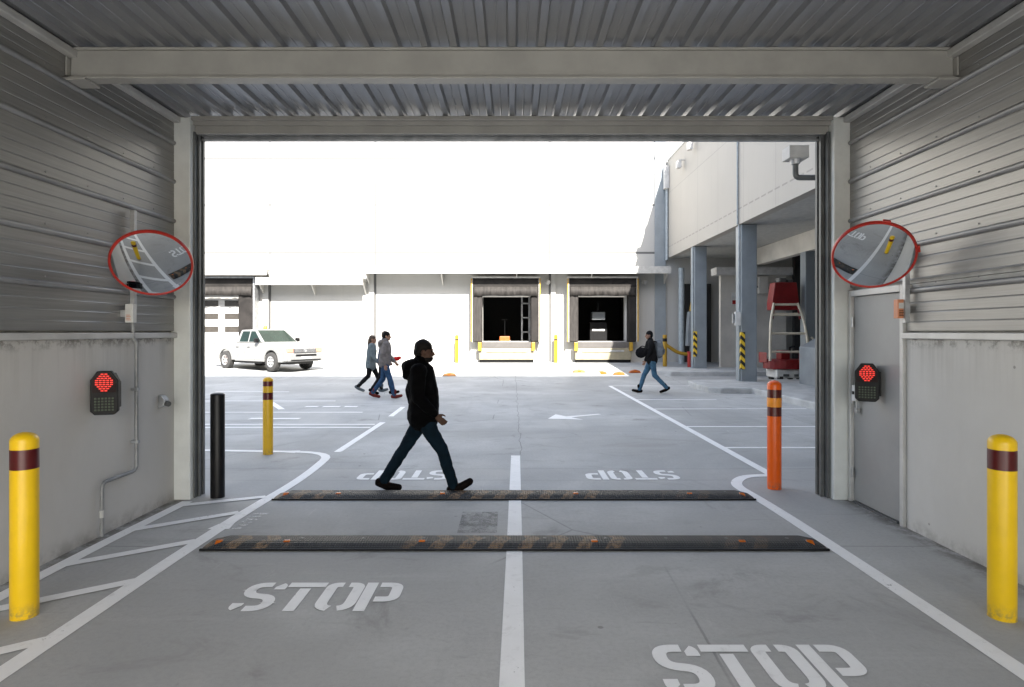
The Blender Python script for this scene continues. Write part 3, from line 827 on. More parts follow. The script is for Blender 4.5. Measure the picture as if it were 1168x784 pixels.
def dock(x0, x1, closed=False):
    ox0, ox1 = x0+.50, x1-.43 if not closed else x1-.75
    if closed: ox0, ox1 = -14.5, -12.5
    zt, zb = 4.18, 1.27; P = .55; yf = WY-P
    f = MB().box(x0, x0+.07, yf, WY-.002, zb, zt).box(x1-.07, x1, yf, WY-.002, zb, zt).box(x0, x1, yf+.001, WY-.003, zt+.001, zt+.07)
    d = f.build('loading_dock', 'galv' if closed else 'trim_white', WH, world=True)
    MB().box(x0+.072, x1-.072, yf+.02, WY-.004, zt-.40, zt-.002).build('head_pad', 'shelter', d, .02, world=True)
    b = MB(); n = 26; zz0, zz1 = zt-.80, zt-.39; ring = []
    for i in range(n+1):                                       # pleated head curtain
        x = x0+.12+(x1-x0-.24)*i/n; off = .035*math.sin(i*2.1)+.02*math.sin(i*.7)
        ring.append((x, off))
    A = [b.bm.verts.new((x, yf-.015+.5*o_, zz1)) for x, o_ in ring]; B = [b.bm.verts.new((x, yf-.03+o_, zz0+.012*math.sin(x*5))) for x, o_ in ring]
    for i in range(n): b.bm.faces.new((A[i], A[i+1], B[i+1], B[i]))
    md = b.build('head_curtain', 'shelter_grey', d, smooth=180, world=True).modifiers.new('thick', 'SOLIDIFY'); md.thickness = .012
    for xa, xb in ((x0+.072, ox0), (ox1, x1-.072)):
        MB().box(xa, xb, yf+.05, WY-.004, zb, zt-.402).build('side_pad', 'shelter_grey' if xa < (x0+x1)/2 and not closed else 'shelter', d, .05, world=True)
    if not closed:
        for xa in (x0-.012, x1-.045): MB().box(xa, xa+.057, yf-.03, yf-.002, zb+.02, zt-.02).build('yellow_edge', 'yellow', d, world=True)
        MB().box(ox0-.02, ox1+.02, yf+.12, WY-.003, 1.0, zb-.004).build('dock_sill', 'pad_grey', d, .01, world=True)
        MB().box(ox0-.14, ox1+.14, yf+.10, WY-.004, g(WY)+.12, .99).build('dock_leveller', 'dock_face', d, .012, world=True)
        MB().box(ox0+.2, ox1-.2, yf+.06, yf+.097, .82, .90).build('leveller_hinge', 'galv', d, world=True)
        MB().box(ox0-.12, ox1+.12, yf+.16, WY-.005, g(WY)-.02, g(WY)+.118).build('pit_shadow_board', 'edge_black', d, world=True)  # black strip painted in for the shade beneath the leveller
        for xa in (ox0-.19, ox1+.03): MB().box(xa, xa+.16, yf-.02, yf+.098, .86, 1.26).build('bumper', 'yellow', d, .02, world=True)
        # dim hall behind the opening
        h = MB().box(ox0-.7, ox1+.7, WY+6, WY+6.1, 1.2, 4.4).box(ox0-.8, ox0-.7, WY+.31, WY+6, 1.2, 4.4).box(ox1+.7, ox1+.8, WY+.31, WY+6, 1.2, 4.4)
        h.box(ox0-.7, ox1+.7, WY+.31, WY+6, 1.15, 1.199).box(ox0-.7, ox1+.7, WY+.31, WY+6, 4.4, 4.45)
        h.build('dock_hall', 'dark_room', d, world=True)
    else:
        dd = MB().box(ox0+.01, ox1-.01, WY+.05, WY+.10, .61, 3.39).build('sectional_door', 'trim_white', d, world=True)
        for xa in (-14.42, -13.36):
            for z in (1.72, 2.32, 2.92): MB().box(xa, xa+.76, WY+.035, WY+.049, z, z+.27).build('window', 'window_dark', dd, world=True)
    return d
dock(-1.86, 1.29); dock(2.53, 5.75); dock(-15.2, -11.73, True)
# things standing inside the docks
o = thing('storage_rack', 'dim steel rack post with shelves inside the first open dock', 'rack', (.45, WY+1.4, 1.2))
for x in (0, .36):
    for y in (0, .6): MB().box(x, x+.07, y, y+.07, 0, 2.6).build('upright', 'galv', o)
for z in (.5, 1.2, 1.9): MB().box(.0, .43, .0, .67, z, z+.05).build('shelf', 'galv', o)
o = thing('pallet_truck', 'small dark pallet truck with orange handle inside the first open dock', 'pallet truck', (-.35, WY+1.2, 1.2))
MB().box(-.28, -.12, 0, 1.1, .06, .12).box(.12, .28, 0, 1.1, .06, .12).build('fork', 'grey_plate', o)
MB().box(-.25, .25, -.22, 0, .06, .32).build('body', 'orange', o, .03)
MB().tube([(0, -.1, .3), (0, -.35, 1.1)], .02).tube([(-.15, -.36, 1.12), (.15, -.36, 1.12)], .02).build('handle', 'black', o)
o = thing('packing_machine', 'dark machine with pale screen panel inside the second open dock', 'machine', (4.2, WY+1.3, 1.2))
MB().box(-.42, .42, 0, .8, 0, 1.0).build('cabinet', 'black', o, .02)
MB().box(-.32, .32, -.04, .45, 1.12, 1.50).build('hood', 'grey_plate', o, .03)
MB().box(-.30, .30, -.012, -.002, .58, .66).build('panel', 'white_box', o)
MB().box(-.05, .05, .1, .2, 1.5, 2.0).build('mast', 'black', o)
# wall mounted flood lamps
for x, z, lb in ((1.62, 4.02, 'small white flood lamp on the wall between the two open docks'), (6.1, 4.02, 'small white flood lamp on the shaded wall beside second open dock')):
    o = thing('flood_lamp', lb, 'lamp', (x, WY-.02, z), 0, 'flood lamps on the warehouse wall')
    MB().tube([(0, 0, .05), (0, -.14, .05)], .02).build('arm', 'trim_white', o)
    MB().cyl((-.05, -.16, .05), (.06, -.30, -.03), .09, .11, 16).build('head', 'trim_white', o, .01)
# grey personnel door and light switches
PD = MB().box(-5.1, -4.05, WY-.03, WY-.002, g(WY), 2.35).build('side_door', 'trim_white', WH, .005, world=True)
MB().box(-4.2, -4.12, WY-.06, WY-.031, 1.25, 1.4).build('handle', 'guide', PD, world=True)
MB().box(-5.0, -4.2, WY-.055, WY-.031, 2.36, 2.40).build('drip_trim', 'galv', PD, world=True)
for z in (2.45, 1.98): MB().cyl((-7.2, WY-.05, z), (-7.2, WY-.002, z), .07, seg=12).build('wall_fitting', 'galv', WH, world=True)

# ------------------------------------------------------------------ side building over the bay
FX = 7.2; ZS = 5.14; ZT = 9.62; FY0 = 7.2
SB = thing('side_building', 'beige upper facade carried on blue grey columns over an open bay', 'building', (FX, WY, 0))
MB().box(FX, FX+.3, FY0, WY-.12, ZS, ZT).build('facade', 'facade', SB, world=True)
MB().box(FX-.03, FX+.36, FY0, WY-.12, ZT+.001, ZT+.10).build('coping', 'trim_white', SB, world=True)
MB().box(FX+.302, 24, FY0, WY-.12, ZS+.01, ZS+.25).build('soffit', 'soffit', SB, world=True)
MB().box(FX+.302, 24, FY0, WY-.12, ZT-.3, ZT-.05).build('roof', 'facade_up', SB, world=True)
MB().box(23.7, 24, FY0, WY-.1, 0, ZS).build('rear_wall', 'soffit', SB, world=True)
MB().box(FX+.31, 24, FY0, FY0+.2, 0, ZS).build('end_wall', 'facade_up', SB, world=True)
def column(y, x=7.25, w=.50, zb=.12, zt=ZS-.005):
    c = MB().box(x, x+w, y, y+w, zb, zt).build('column', 'steelblue', SB, .02, world=True)
    MB().cyl((x-.035, y+.10, zb+.0), (x-.035, y+.10, zt), .03, seg=10).build('conduit', 'pipe_blue', c, world=True)
    return c
c1 = column(19.4); c2 = column(24.4, zb=.25); column(13.0); column(8.4)
MB().prism([(0, 0), (.135, 0), (.135, .03), (.03, .03), (.03, .22), (0, .22)], 'z', .55, 1.72).rotate(Matrix.Translation((7.222, 19.372, 0))).build('edge_guard', 'hazard', c1, world=True)
MB().prism([(0, 0), (.13, 0), (.13, .03), (.03, .03), (.03, .2), (0, .2)], 'z', .75, 1.75).rotate(Matrix.Translation((7.222, 24.372, 0))).build('edge_guard', 'hazard', c2, world=True)
MB().box(7.03, 7.20, 19.3, 19.42, 1.93, 2.36).build('switch_box', 'white_box', c1, .01, world=True)
MB().box(6.95, 7.02, 19.33, 19.40, 2.0, 2.3).build('switch_lever', 'galv', c1, .01, world=True)
MB().cyl((FX-.035, 19.5, ZS), (FX-.035, 19.5, ZT-.05), .03, seg=10).build('conduit', 'pipe_blue', SB, world=True)
MB().cyl((FX-.07, WY-.25, ZS-.1), (FX-.07, WY-.25, 9.0), .065, seg=12).build('downpipe', 'pipe_blue', SB, world=True)
MB().box(FX-.22, FX-.001, WY-.42, WY-.14, 8.3, 9.35).build('pipe_box', 'trim_white', SB, .02, world=True)
MB().cyl((7.62, 27.6, g(27)), (7.62, 27.6, 4.6), .13, seg=14).build('downpipe', 'pipe_blue', SB, smooth=50, world=True)
MB().tube([(8.05, 27.4, g(27)), (8.05, 27.4, 3.9), (8.35, 27.4, 4.3), (8.35, 27.4, 4.9)], .08, 12, .15).build('downpipe', 'pipe_blue', SB, smooth=50, world=True)
for y, z in ((24.0, 9.15), (25.6, 8.85)):
    l = MB().box(FX-.34, FX-.15, y-.1, y+.16, z-.30, z).build('flood_lamp', 'trim_white', SB, .02, world=True)
    MB().tube([(FX-.0, y, z+.05), (FX-.25, y, z+.05), (FX-.25, y, z-.05)], .02).build('arm', 'galv', l, world=True)
# inner bay: back wall, ledge, inner beam and column, black doorway
MB().box(8.6, 11.3, 25.3, 25.5, .25, 4.05).build('bay_wall', 'inner_wall', SB, world=True)
MB().box(8.3, 11.4, 24.9, 25.6, 4.052, 4.35).build('bay_ledge', 'trim_white', SB, world=True)
MB().box(7.95, 9.2, WY-.16, WY-.13, g(WY), 3.95).build('dark_doorway', 'dark_room', SB, world=True)  # dark sheet on the wall: the opening's shade is painted, nothing is cut
MB().box(11.6, 23.5, 25.2, 25.4, .2, 5.1).build('bay_wall', 'dark_room', SB, world=True)  # recess past the inner beam: its shade is put into the near-black colour
MB().box(10.0, 10.3, 8, 25.2, 4.47, ZS-.002).build('inner_beam', 'inner_wall', SB, world=True)
MB().box(9.95, 10.35, 20.8, 21.2, .12, 4.466).build('column', 'steelblue', SB, .02, world=True)
MB().box(9.95, 10.35, 13.8, 14.2, .12, 4.466).build('column', 'steelblue', SB, .02, world=True)
sg = MB().box(9.05, 9.45, 25.27, 25.297, 2.85, 3.35).build('wall_notice', 'white_box', SB, world=True)
MB().box(9.07, 9.43, 25.255, 25.268, 2.87, 3.03).build('red_strip', 'bright_red', sg, world=True)
MB().box(9.6, 9.78, 25.27, 25.297, 2.25, 2.36).build('wall_notice', 'guide', SB, world=True)
MB().tube([(9.9, 25.2, 4.0), (9.9, 25.2, 3.6), (10.6, 25.2, 3.5), (10.9, 25.2, 3.9)], .03, 8, .1).build('cable', 'guide', SB, world=True)
MB().box(10.1, 10.5, 25.1, 25.29, 3.3, 4.0).build('switch_cabinet', 'inner_wall', SB, .02, world=True)

# raised kerbed pads of the bay
def pad(name, pts, z0, h):
    b = MB().prism(pts, 'z', z0-.1, z0+h)
    return tag(b.build(name, 'kerb', None, .035, seg=3), kind='structure')
pad('kerb', [(6.72, 7.0), (24, 7.0), (24, 19.9), (12, 20.4), (8.6, 20.3), (5.95, 20.1), (5.66, 19.7), (5.52, 18.2), (5.58, 17.5), (5.85, 17.2), (6.72, 17.15)], 0, .16)
pad('kerb', [(8.2, 22.4), (24, 22.4), (24, 25.25), (8.2, 25.25), (6.1, 25.2), (5.6, 24.75), (5.45, 22.9), (5.8, 22.4)], .10, .18)

# ------------------------------------------------------------------ bay clutter
LM = thing('boom_lift', 'red wheeled lift with a pale ladder standing in the open bay', 'lift', (9.3, 20.95, .055), 0)
m = MB()
pts = [(.70*math.cos(a), .55*math.sin(a)) for a in [PI*2*i/24 for i in range(24)]]
m.prism(pts, 'z', .42, .74); m.build('base_ring', 'red', LM, .03)
MB().prism([(-.68, -.2), (-.80, .1), (-.74, .35), (-.62, .1)], 'z', .62, .98).build('side_guard', 'red', LM, .02)
MB().prism([(.60, -.2), (.72, .1), (.66, .35), (.54, .1)], 'z', .62, .98).build('side_guard', 'red', LM, .02)
MB().box(-.45, .50, -.45, .45, .13, .415).build('chassis', 'white_box', LM, .03)
for x in (-.3, .35):
    for y in (-.35, .35):
        w_ = MB().cyl((x-.06, y, .12), (x+.06, y, .12), .12, seg=18).build('wheel', 'tyre', LM, .01)
MB().box(-.25, -.05, -.49, -.455, .18, .26).box(.12, .26, -.49, -.455, .18, .26).build('outrigger', 'guide', LM, .01)
for s in (-1, 1):
    MB().tube([(.66*s, -.40, .70), (.62*s, -.32, 1.5), (.55*s, -.22, 2.1), (.40*s, -.10, 2.65)], .042, 10, .2).build('ladder_rail', 'beige_tube', LM, smooth=50)
for z, w_ in ((1.0, .62), (1.62, .61), (2.25, .52), (2.6, .42)):
    MB().tube([(-w_, -.36+(z-.9)*.15, z), (w_, -.36+(z-.9)*.15, z)], .042, 10).build('rung', 'beige_tube', LM, smooth=50)
MB().box(-.4, .4, -.15, .1, 2.28, 2.32).build('step', 'beige_tube', LM)
MB().prism([(-.46, 2.42), (.46, 2.42), (.46, 2.70), (.38, 3.36), (-.36, 3.36), (-.46, 2.70)], 'y', -.10, .35).build('cage', 'red', LM, .03)
MB().box(-.2, .05, -.05, .25, 3.365, 3.52).box(.1, .3, .0, .2, 3.365, 3.47).build('motor', 'guide', LM, .02)
for s in (-1, 1): MB().tube([(.42*s, -.12, 2.45), (.47*s, -.14, 2.1)], .035, 8).build('cage_leg', 'red', LM)
MB().tube([(.68, -.38, .75), (.84, -.42, 1.0), (.86, -.40, 1.35), (.74, -.36, 1.5)], .03, 8, .1).build('hand_hoop', 'beige_tube', LM, smooth=50)
MB().box(-.2, .1, -.2, .2, .74, 1.05).build('control_box', 'red', LM, .02)
MB().tube([(.1, -.2, 1.0), (.05, -.3, 1.15), (.2, -.35, 1.2)], .03, 8).build('lever', 'black', LM)

o = thing('loading_ramp', 'sloped grey steel box standing on kerb beside the lift', 'ramp', (9.0, 17.4, .12))
MB().prism([(-.30, 0), (1.8, 0), (1.8, 1.62), (.55, 1.62), (-.30, 1.15)], 'y', 0, 1.2).build('casing', 'grey_plate', o, .02)
MB().box(.25, .9, .1, .5, 1.63, 1.95).build('cover', 'grey_plate', o, .02)
MB().tube([(.2, .1, 1.58), (.35, .1, 2.15), (.75, .1, 2.5)], .035, 8, .2).build('cable_guide', 'yellow', o)
MB().box(-.05, .1, .3, .45, 1.4, 2.1).build('post', 'orange', o)

o = thing('control_pedestal', 'grey pedestal with yellow panel beside the warehouse downpipes', 'pedestal', (7.9, 26.6, g(26.6)))
MB().prism([(-.32, .85), (.26, .85), (.30, 1.05), (.30, 2.1), (.22, 2.35), (-.22, 2.35), (-.26, 2.0)], 'y', 0, .3).build('casing', 'grey_plate', o, .03)
MB().box(-.14, .14, .08, .22, -.02, .85).build('stem', 'grey_plate', o)
MB().prism([(-.16, 2.36), (.16, 2.36), (.20, 2.95), (-.06, 2.95)], 'y', .05, .25).build('panel', 'yellow', o, .02)
MB().box(-.02, .1, .03, .048, 2.5, 2.8).build('screen', 'black', o)
o = thing('guard_rail', 'bent yellow guard rail behind the man with the backpack', 'guard rail', (7.0, 26.3, g(26.3)))
MB().tube([(-.45, 0, -.02), (-.45, 0, 1.35)], .09, 14).build('post', 'yellow', o, smooth=60)
MB().cyl((-.45, 0, 1.06), (-.45, 0, 1.2), .093, seg=14).build('band', 'black', o)
MB().tube([(-.45, 0, .95), (.15, 0, .55), (.75, 0, .5)], .075, 12, .3).build('rail', 'yellow', o, smooth=60)
o = thing('hydrant_post', 'short red post in front of the grey pedestal', 'post', (7.42, 25.6, g(25.6)))
MB().cyl((0, 0, -.02), (0, 0, .62), .10, seg=18).build('post', 'bright_red', o, .01, smooth=40)
MB().cyl((0, 0, .62), (0, 0, .68), .115, seg=18).build('cap', 'bright_red', o, .015, smooth=40)

# small wedges lying along the shade edge
def wedge(label, x, y, mat, L=.42, rz=0.):
    o = thing('floor_wedge', label, 'wedge', (x, y, g(y)), rz, 'wedges lying along the apron edge')
    MB().prism([(-L/2, 0), (L/2, 0), (L/2-.05, .09), (.02, .13), (-L/2+.06, .08)], 'y', -.10, .10).build('body', mat, o, .012)
    MB().box(-.05, .06, -.106, -.102, .03, .07).build('reflector', 'amber', o)
wedge('pale worn orange wedge lying alone in front of the second dock', 2.58, 23.7, 'pale_orange', .5, .1)
wedge('orange wedge beside the white wheel chock at the apron edge', 3.35, 23.1, 'orange', .42, .2)
wedge('bright orange wedge before the walking man with the backpack', 3.98, 22.85, 'orange', .45, -.1)
wedge('orange wedge lying in shade nearest the backpack man', 4.72, 23.6, 'orange', .45, .05)
wedge('flat rusty wedge lying alone in front of the thin yellow bollard', -2.3, 22.5, 'pale_orange', .5, 0)
o = thing('wheel_chock', 'white wheel chock lying beside an orange wedge', 'wheel chock', (3.1, 22.9, g(22.9)), .5)
MB().prism([(-.2, 0), (.2, 0), (.16, .1), (-.05, .16)], 'y', -.08, .08).build('body', 'trim_white', o, .015)

o = thing('brick_stack', 'low rust coloured block behind the white pickup at column edge', 'block', (-13.55, 25.6, g(25.6)), .1)
MB().box(-.8, -.1, -.3, .3, 0, .22).box(-.8, -.25, -.28, .28, .222, .42).build('blocks', simple('rusty_brick', (.40, .20, .13), .8), o, .02)
tag(o, 'low rust coloured stack of blocks behind the tail of the pickup', 'blocks')

# ------------------------------------------------------------------ pickup truck
def pickup():
    o = thing('pickup_truck', 'white crew cab pickup truck with roof beacon parked in the sun', 'pickup truck', (-10.14, 25.3, g(25.1)), R(-33))
    sc = .965
    W = .90
    def arch(cx, r=.46, cz=.38, n=12, z0=.36):
        a0 = math.asin((z0-cz)/r) if abs(z0-cz) < r else 0
        return [(cx+r*math.cos(a), cz+r*math.sin(a)) for a in [PI-a0+( -PI+2*a0)*i/n for i in range(n+1)]]
    # front + cab solid, outline counter clockwise seen from +y side
    low = [(-.86, .36)] + arch(1.58) + [(2.30, .36), (2.52, .42), (2.56, .62), (2.52, .88), (2.40, 1.00), (1.85, 1.07), (1.02, 1.12), (-.86, 1.12)]
    b = MB(); n = len(low)
    sec = [(-W, .965), (-W+.05, 1.0), (W-.05, 1.0), (W, .965)]
    rings = []
    for yy, k in sec:
        rr = []
        for (x, z) in low:
            x2 = x if x < 1.9 else 1.9+(x-1.9)*(1 if abs(yy) < W-.01 else .86)
            rr.append(b.bm.verts.new((x2, yy, .36+(z-.36)*(k if z > .9 else 1))))
        rings.append(rr)
    for a, c in zip(rings, rings[1:]):
        for i in range(n): b.bm.faces.new((a[i], a[(i+1) % n], c[(i+1) % n], c[i]))
    b.bm.faces.new(rings[0]); b.bm.faces.new(list(reversed(rings[-1])))
    body = b.build('body', 'truck', o, .02)
    # bed
    side = [(-.875, .40)] + [(-.98, .40)] + list(reversed(arch(-1.55, z0=.40))) + [(-2.55, .46), (-2.60, .60), (-2.60, 1.12), (-.875, 1.12)]
    bd = MB()
    for y0, y1 in ((-W, -W+.09), (W-.09, W)): bd.prism(side, 'y', y0, y1)
    bd.box(-2.52, -.88, -W+.095, W-.095, .66, .72); 
    bd.build('bed', 'truck', o, .012)
    tg = MB().box(-2.62, -2.54, -W+.1, W-.1, .62, 1.12).build('tailgate', 'truck', o, .015)
    MB().box(-2.665, -2.625, -.14, .14, .84, .90).build('handle', 'black', tg, .005)
    for s in (-1, 1): MB().box(-2.63, -2.605, s*W-.012 if s > 0 else -W-.004, W+.004 if s > 0 else -W+.012, .72, 1.06).box(-2.628, -2.602, min(s*(W-.10), s*W), max(s*(W-.10), s*W), .72, 1.06).build('tail_lamp', 'lamp_glass', o, .005)
    # greenhouse
    B = [(-.84, 1.118), (1.06, 1.118)]; T = [(-.70, 1.66), (.32, 1.68)]
    yb, yt = .86, .70
    v = MB(); bm = v.bm
    lo = [bm.verts.new(p) for p in ((-.84, -yb, 1.118), (1.06, -yb, 1.118), (1.06, yb, 1.118), (-.84, yb, 1.118))]
    hi = [bm.verts.new(p) for p in ((-.68, -yt, 1.66), (.30, -yt, 1.69), (.30, yt, 1.69), (-.68, yt, 1.66))]
    for i in range(4): bm.faces.new((lo[i], lo[(i+1) % 4], hi[(i+1) % 4], hi[i]))
    bm.faces.new(hi); bm.faces.new(list(reversed(lo)))
    v.build('cab', 'truck', o, .05, seg=3)
    def sidep(x, z, s, d=.006):
        f = (z-1.118)/(1.675-1.118); return (x, s*(yb+(yt-yb)*f+d), z)
    for s in (-1, 1):
        for poly in ([(-.60, 1.17), (-.02, 1.17), (-.02, 1.60), (-.52, 1.60)], [(.06, 1.17), (.86, 1.17), (.32, 1.60), (.06, 1.60)]):
            m = MB(); A = [m.bm.verts.new(sidep(x, z, s)) for x, z in poly]; Bv = [m.bm.verts.new(sidep(x, z, s, -.02)) for x, z in poly]
            for i in range(4): m.bm.faces.new((A[i], A[(i+1) % 4], Bv[(i+1) % 4], Bv[i]))
            m.bm.faces.new(A); m.bm.faces.new(Bv)
            m.build('side_window', 'glass', o)
        dx = (-.80, -.02, .98)
        for a, c in zip(dx, dx[1:]):
            dr = MB().box(a+.008, c-.008, s*W-.006 if s > 0 else -W-.006, W+.006 if s > 0 else -W+.006, .44, 1.06).build('door', 'truck', o, .008)
            hx = a+.06
            MB().box(hx, hx+.16, min(s*(W+.007), s*(W+.028)), max(s*(W+.007), s*(W+.028)), .93, .965).build('handle', 'chrome', dr, .005)
        MB().box(.70, .86, min(s*.92, s*1.08), max(s*.92, s*1.08), 1.15, 1.32).build('door_mirror', 'black', o, .03)
        MB().box(-.8, 1.05, min(s*.80, s*.93), max(s*.80, s*.93), .29, .335).build('side_step', 'black', o, .01)
        MB().prism([(2.33, .76), (2.56, .76), (2.545, .92), (2.36, .95)], 'y', min(s*.56, s*.865), max(s*.56, s*.865)).build('headlight', 'lamp_glass', o, .01)
        MB().cyl((2.5, s*.62, .5), (2.59, s*.62, .5), .06, seg=14).build('fog_lamp', 'chrome', o)
    # windscreen and rear glass
    def quad3(a, b_, c, d_, off):
        m = MB(); P = [Vector(q) for q in (a, b_, c, d_)]; nrm = (P[1]-P[0]).cross(P[3]-P[0]).normalized()
        if nrm.x*off < 0: nrm = -nrm
        A = [m.bm.verts.new(q+nrm*.006) for q in P]; Bv = [m.bm.verts.new(q-nrm*.02) for q in P]
        for i in range(4): m.bm.faces.new((A[i], A[(i+1) % 4], Bv[(i+1) % 4], Bv[i]))
        m.bm.faces.new(A); m.bm.faces.new(Bv); return m
    quad3((1.0, -.77, 1.16), (1.0, .77, 1.16), (.36, .65, 1.64), (.36, -.65, 1.64), 1).build('windscreen', 'glass', o)
    quad3((-.825, -.72, 1.18), (-.825, .72, 1.18), (-.70, .62, 1.60), (-.70, -.62, 1.60), -1).build('rear_window', 'glass', o)
    gr = MB().box(2.50, 2.575, -.54, .54, .74, .90).build('grille', 'chrome', o, .01)
    for z in (.78, .82, .86): MB().box(2.576, 2.584, -.52, .52, z, z+.012).build('slat', 'rim', gr)
    MB().cyl((2.576, 0, .82), (2.592, 0, .82), .06, seg=18).build('emblem', 'rim', gr)
    bp = MB().box(2.46, 2.62, -.84, .84, .40, .70).build('bumper', 'truck', o, .04, seg=3)
    MB().box(2.622, 2.63, -.5, .5, .60, .68).build('air_intake', 'black', bp)
    MB().box(2.622, 2.63, -.72, .72, .42, .47).build('lower_trim', 'black', bp)
    MB().box(2.624, 2.634, -.24, .24, .49, .585).build('number_plate', 'trim_white', bp)
    MB().box(-2.72, -2.58, -.8, .8, .44, .58).build('bumper', 'chrome', o, .03)
    MB().box(-2.4, 2.3, -.62, .62, .27, .40).build('underbody', 'tyre', o, .02)
    for cx in (1.58, -1.55):
        for s in (-1, 1):
            y = s*.80
            w_ = MB()
            prof = [(.22, -.12), (.34, -.125), (.375, -.10), (.38, 0), (.375, .10), (.34, .125), (.22, .12)]
            q = Matrix.Translation((cx, y, .38)) @ Matrix.Rotation(PI/2, 4, 'X')
            wh = w_.lathe(prof, 32).rotate(q).build('tyre', 'tyre', o, smooth=40)
            r_ = MB().lathe([(.0, .02*-s), (.06, .03*-s), (.07, .085*-s), (.20, .095*-s), (.225, .115*-s), (.23, .08*-s), (.23, -.08*-s)], 32)
            r_.rotate(q).build('rim', 'rim', wh, smooth=30)
            h_ = MB()
            for i in range(6):
                a = 2*PI*i/6
                h_.cyl((cx+.14*math.cos(a), y+s*.088, .38+.14*math.sin(a)), (cx+.14*math.cos(a), y+s*.101, .38+.14*math.sin(a)), .032, seg=10)
            h_.build('rim_hole', 'tyre', wh)
    bc = MB().cyl((-.05, 0, 1.675), (-.05, 0, 1.71), .11, seg=20).build('beacon', 'black', o)
    MB().lathe([(.085, 1.71), (.085, 1.80), (.06, 1.835), (0, 1.84)], 20, (-.05, 0, 0)).build('beacon_lens', emis('beacon_lens', (.9, .75, .05), .0), bc, smooth=50)
    MB().cyl((-.35, .3, 1.67), (-.5, .3, 1.76), .008, seg=6).build('aerial', 'black', o)
    o.scale = (sc, sc, sc)
    return o
pickup()

# ------------------------------------------------------------------ people
folds = bpy.data.textures.new('folds', 'CLOUDS'); folds.noise_scale = .09; folds.noise_depth = 2
def organic(mb, name, mat, parent, voxel=.012, smooth=5, disp=0.):
    o = mb.build(name, mat, parent)
    md = o.modifiers.new('r', 'REMESH'); md.mode = 'VOXEL'; md.voxel_size = voxel; md.use_smooth_shade = True
    if smooth: sm = o.modifiers.new('s', 'SMOOTH'); sm.iterations = smooth; sm.factor = .5
    if disp:
        d = o.modifiers.new('d', 'DISPLACE'); d.texture = folds; d.strength = disp; d.mid_level = .5; d.texture_coords = 'LOCAL'
    dg = bpy.context.evaluated_depsgraph_get(); ev = o.evaluated_get(dg)
    me = bpy.data.meshes.new_from_object(ev)
    old = o.data; o.modifiers.clear(); o.data = me; bpy.data.meshes.remove(old)
    me.polygons.foreach_set('use_smooth', [True]*len(me.polygons))
    return o
V = Vector
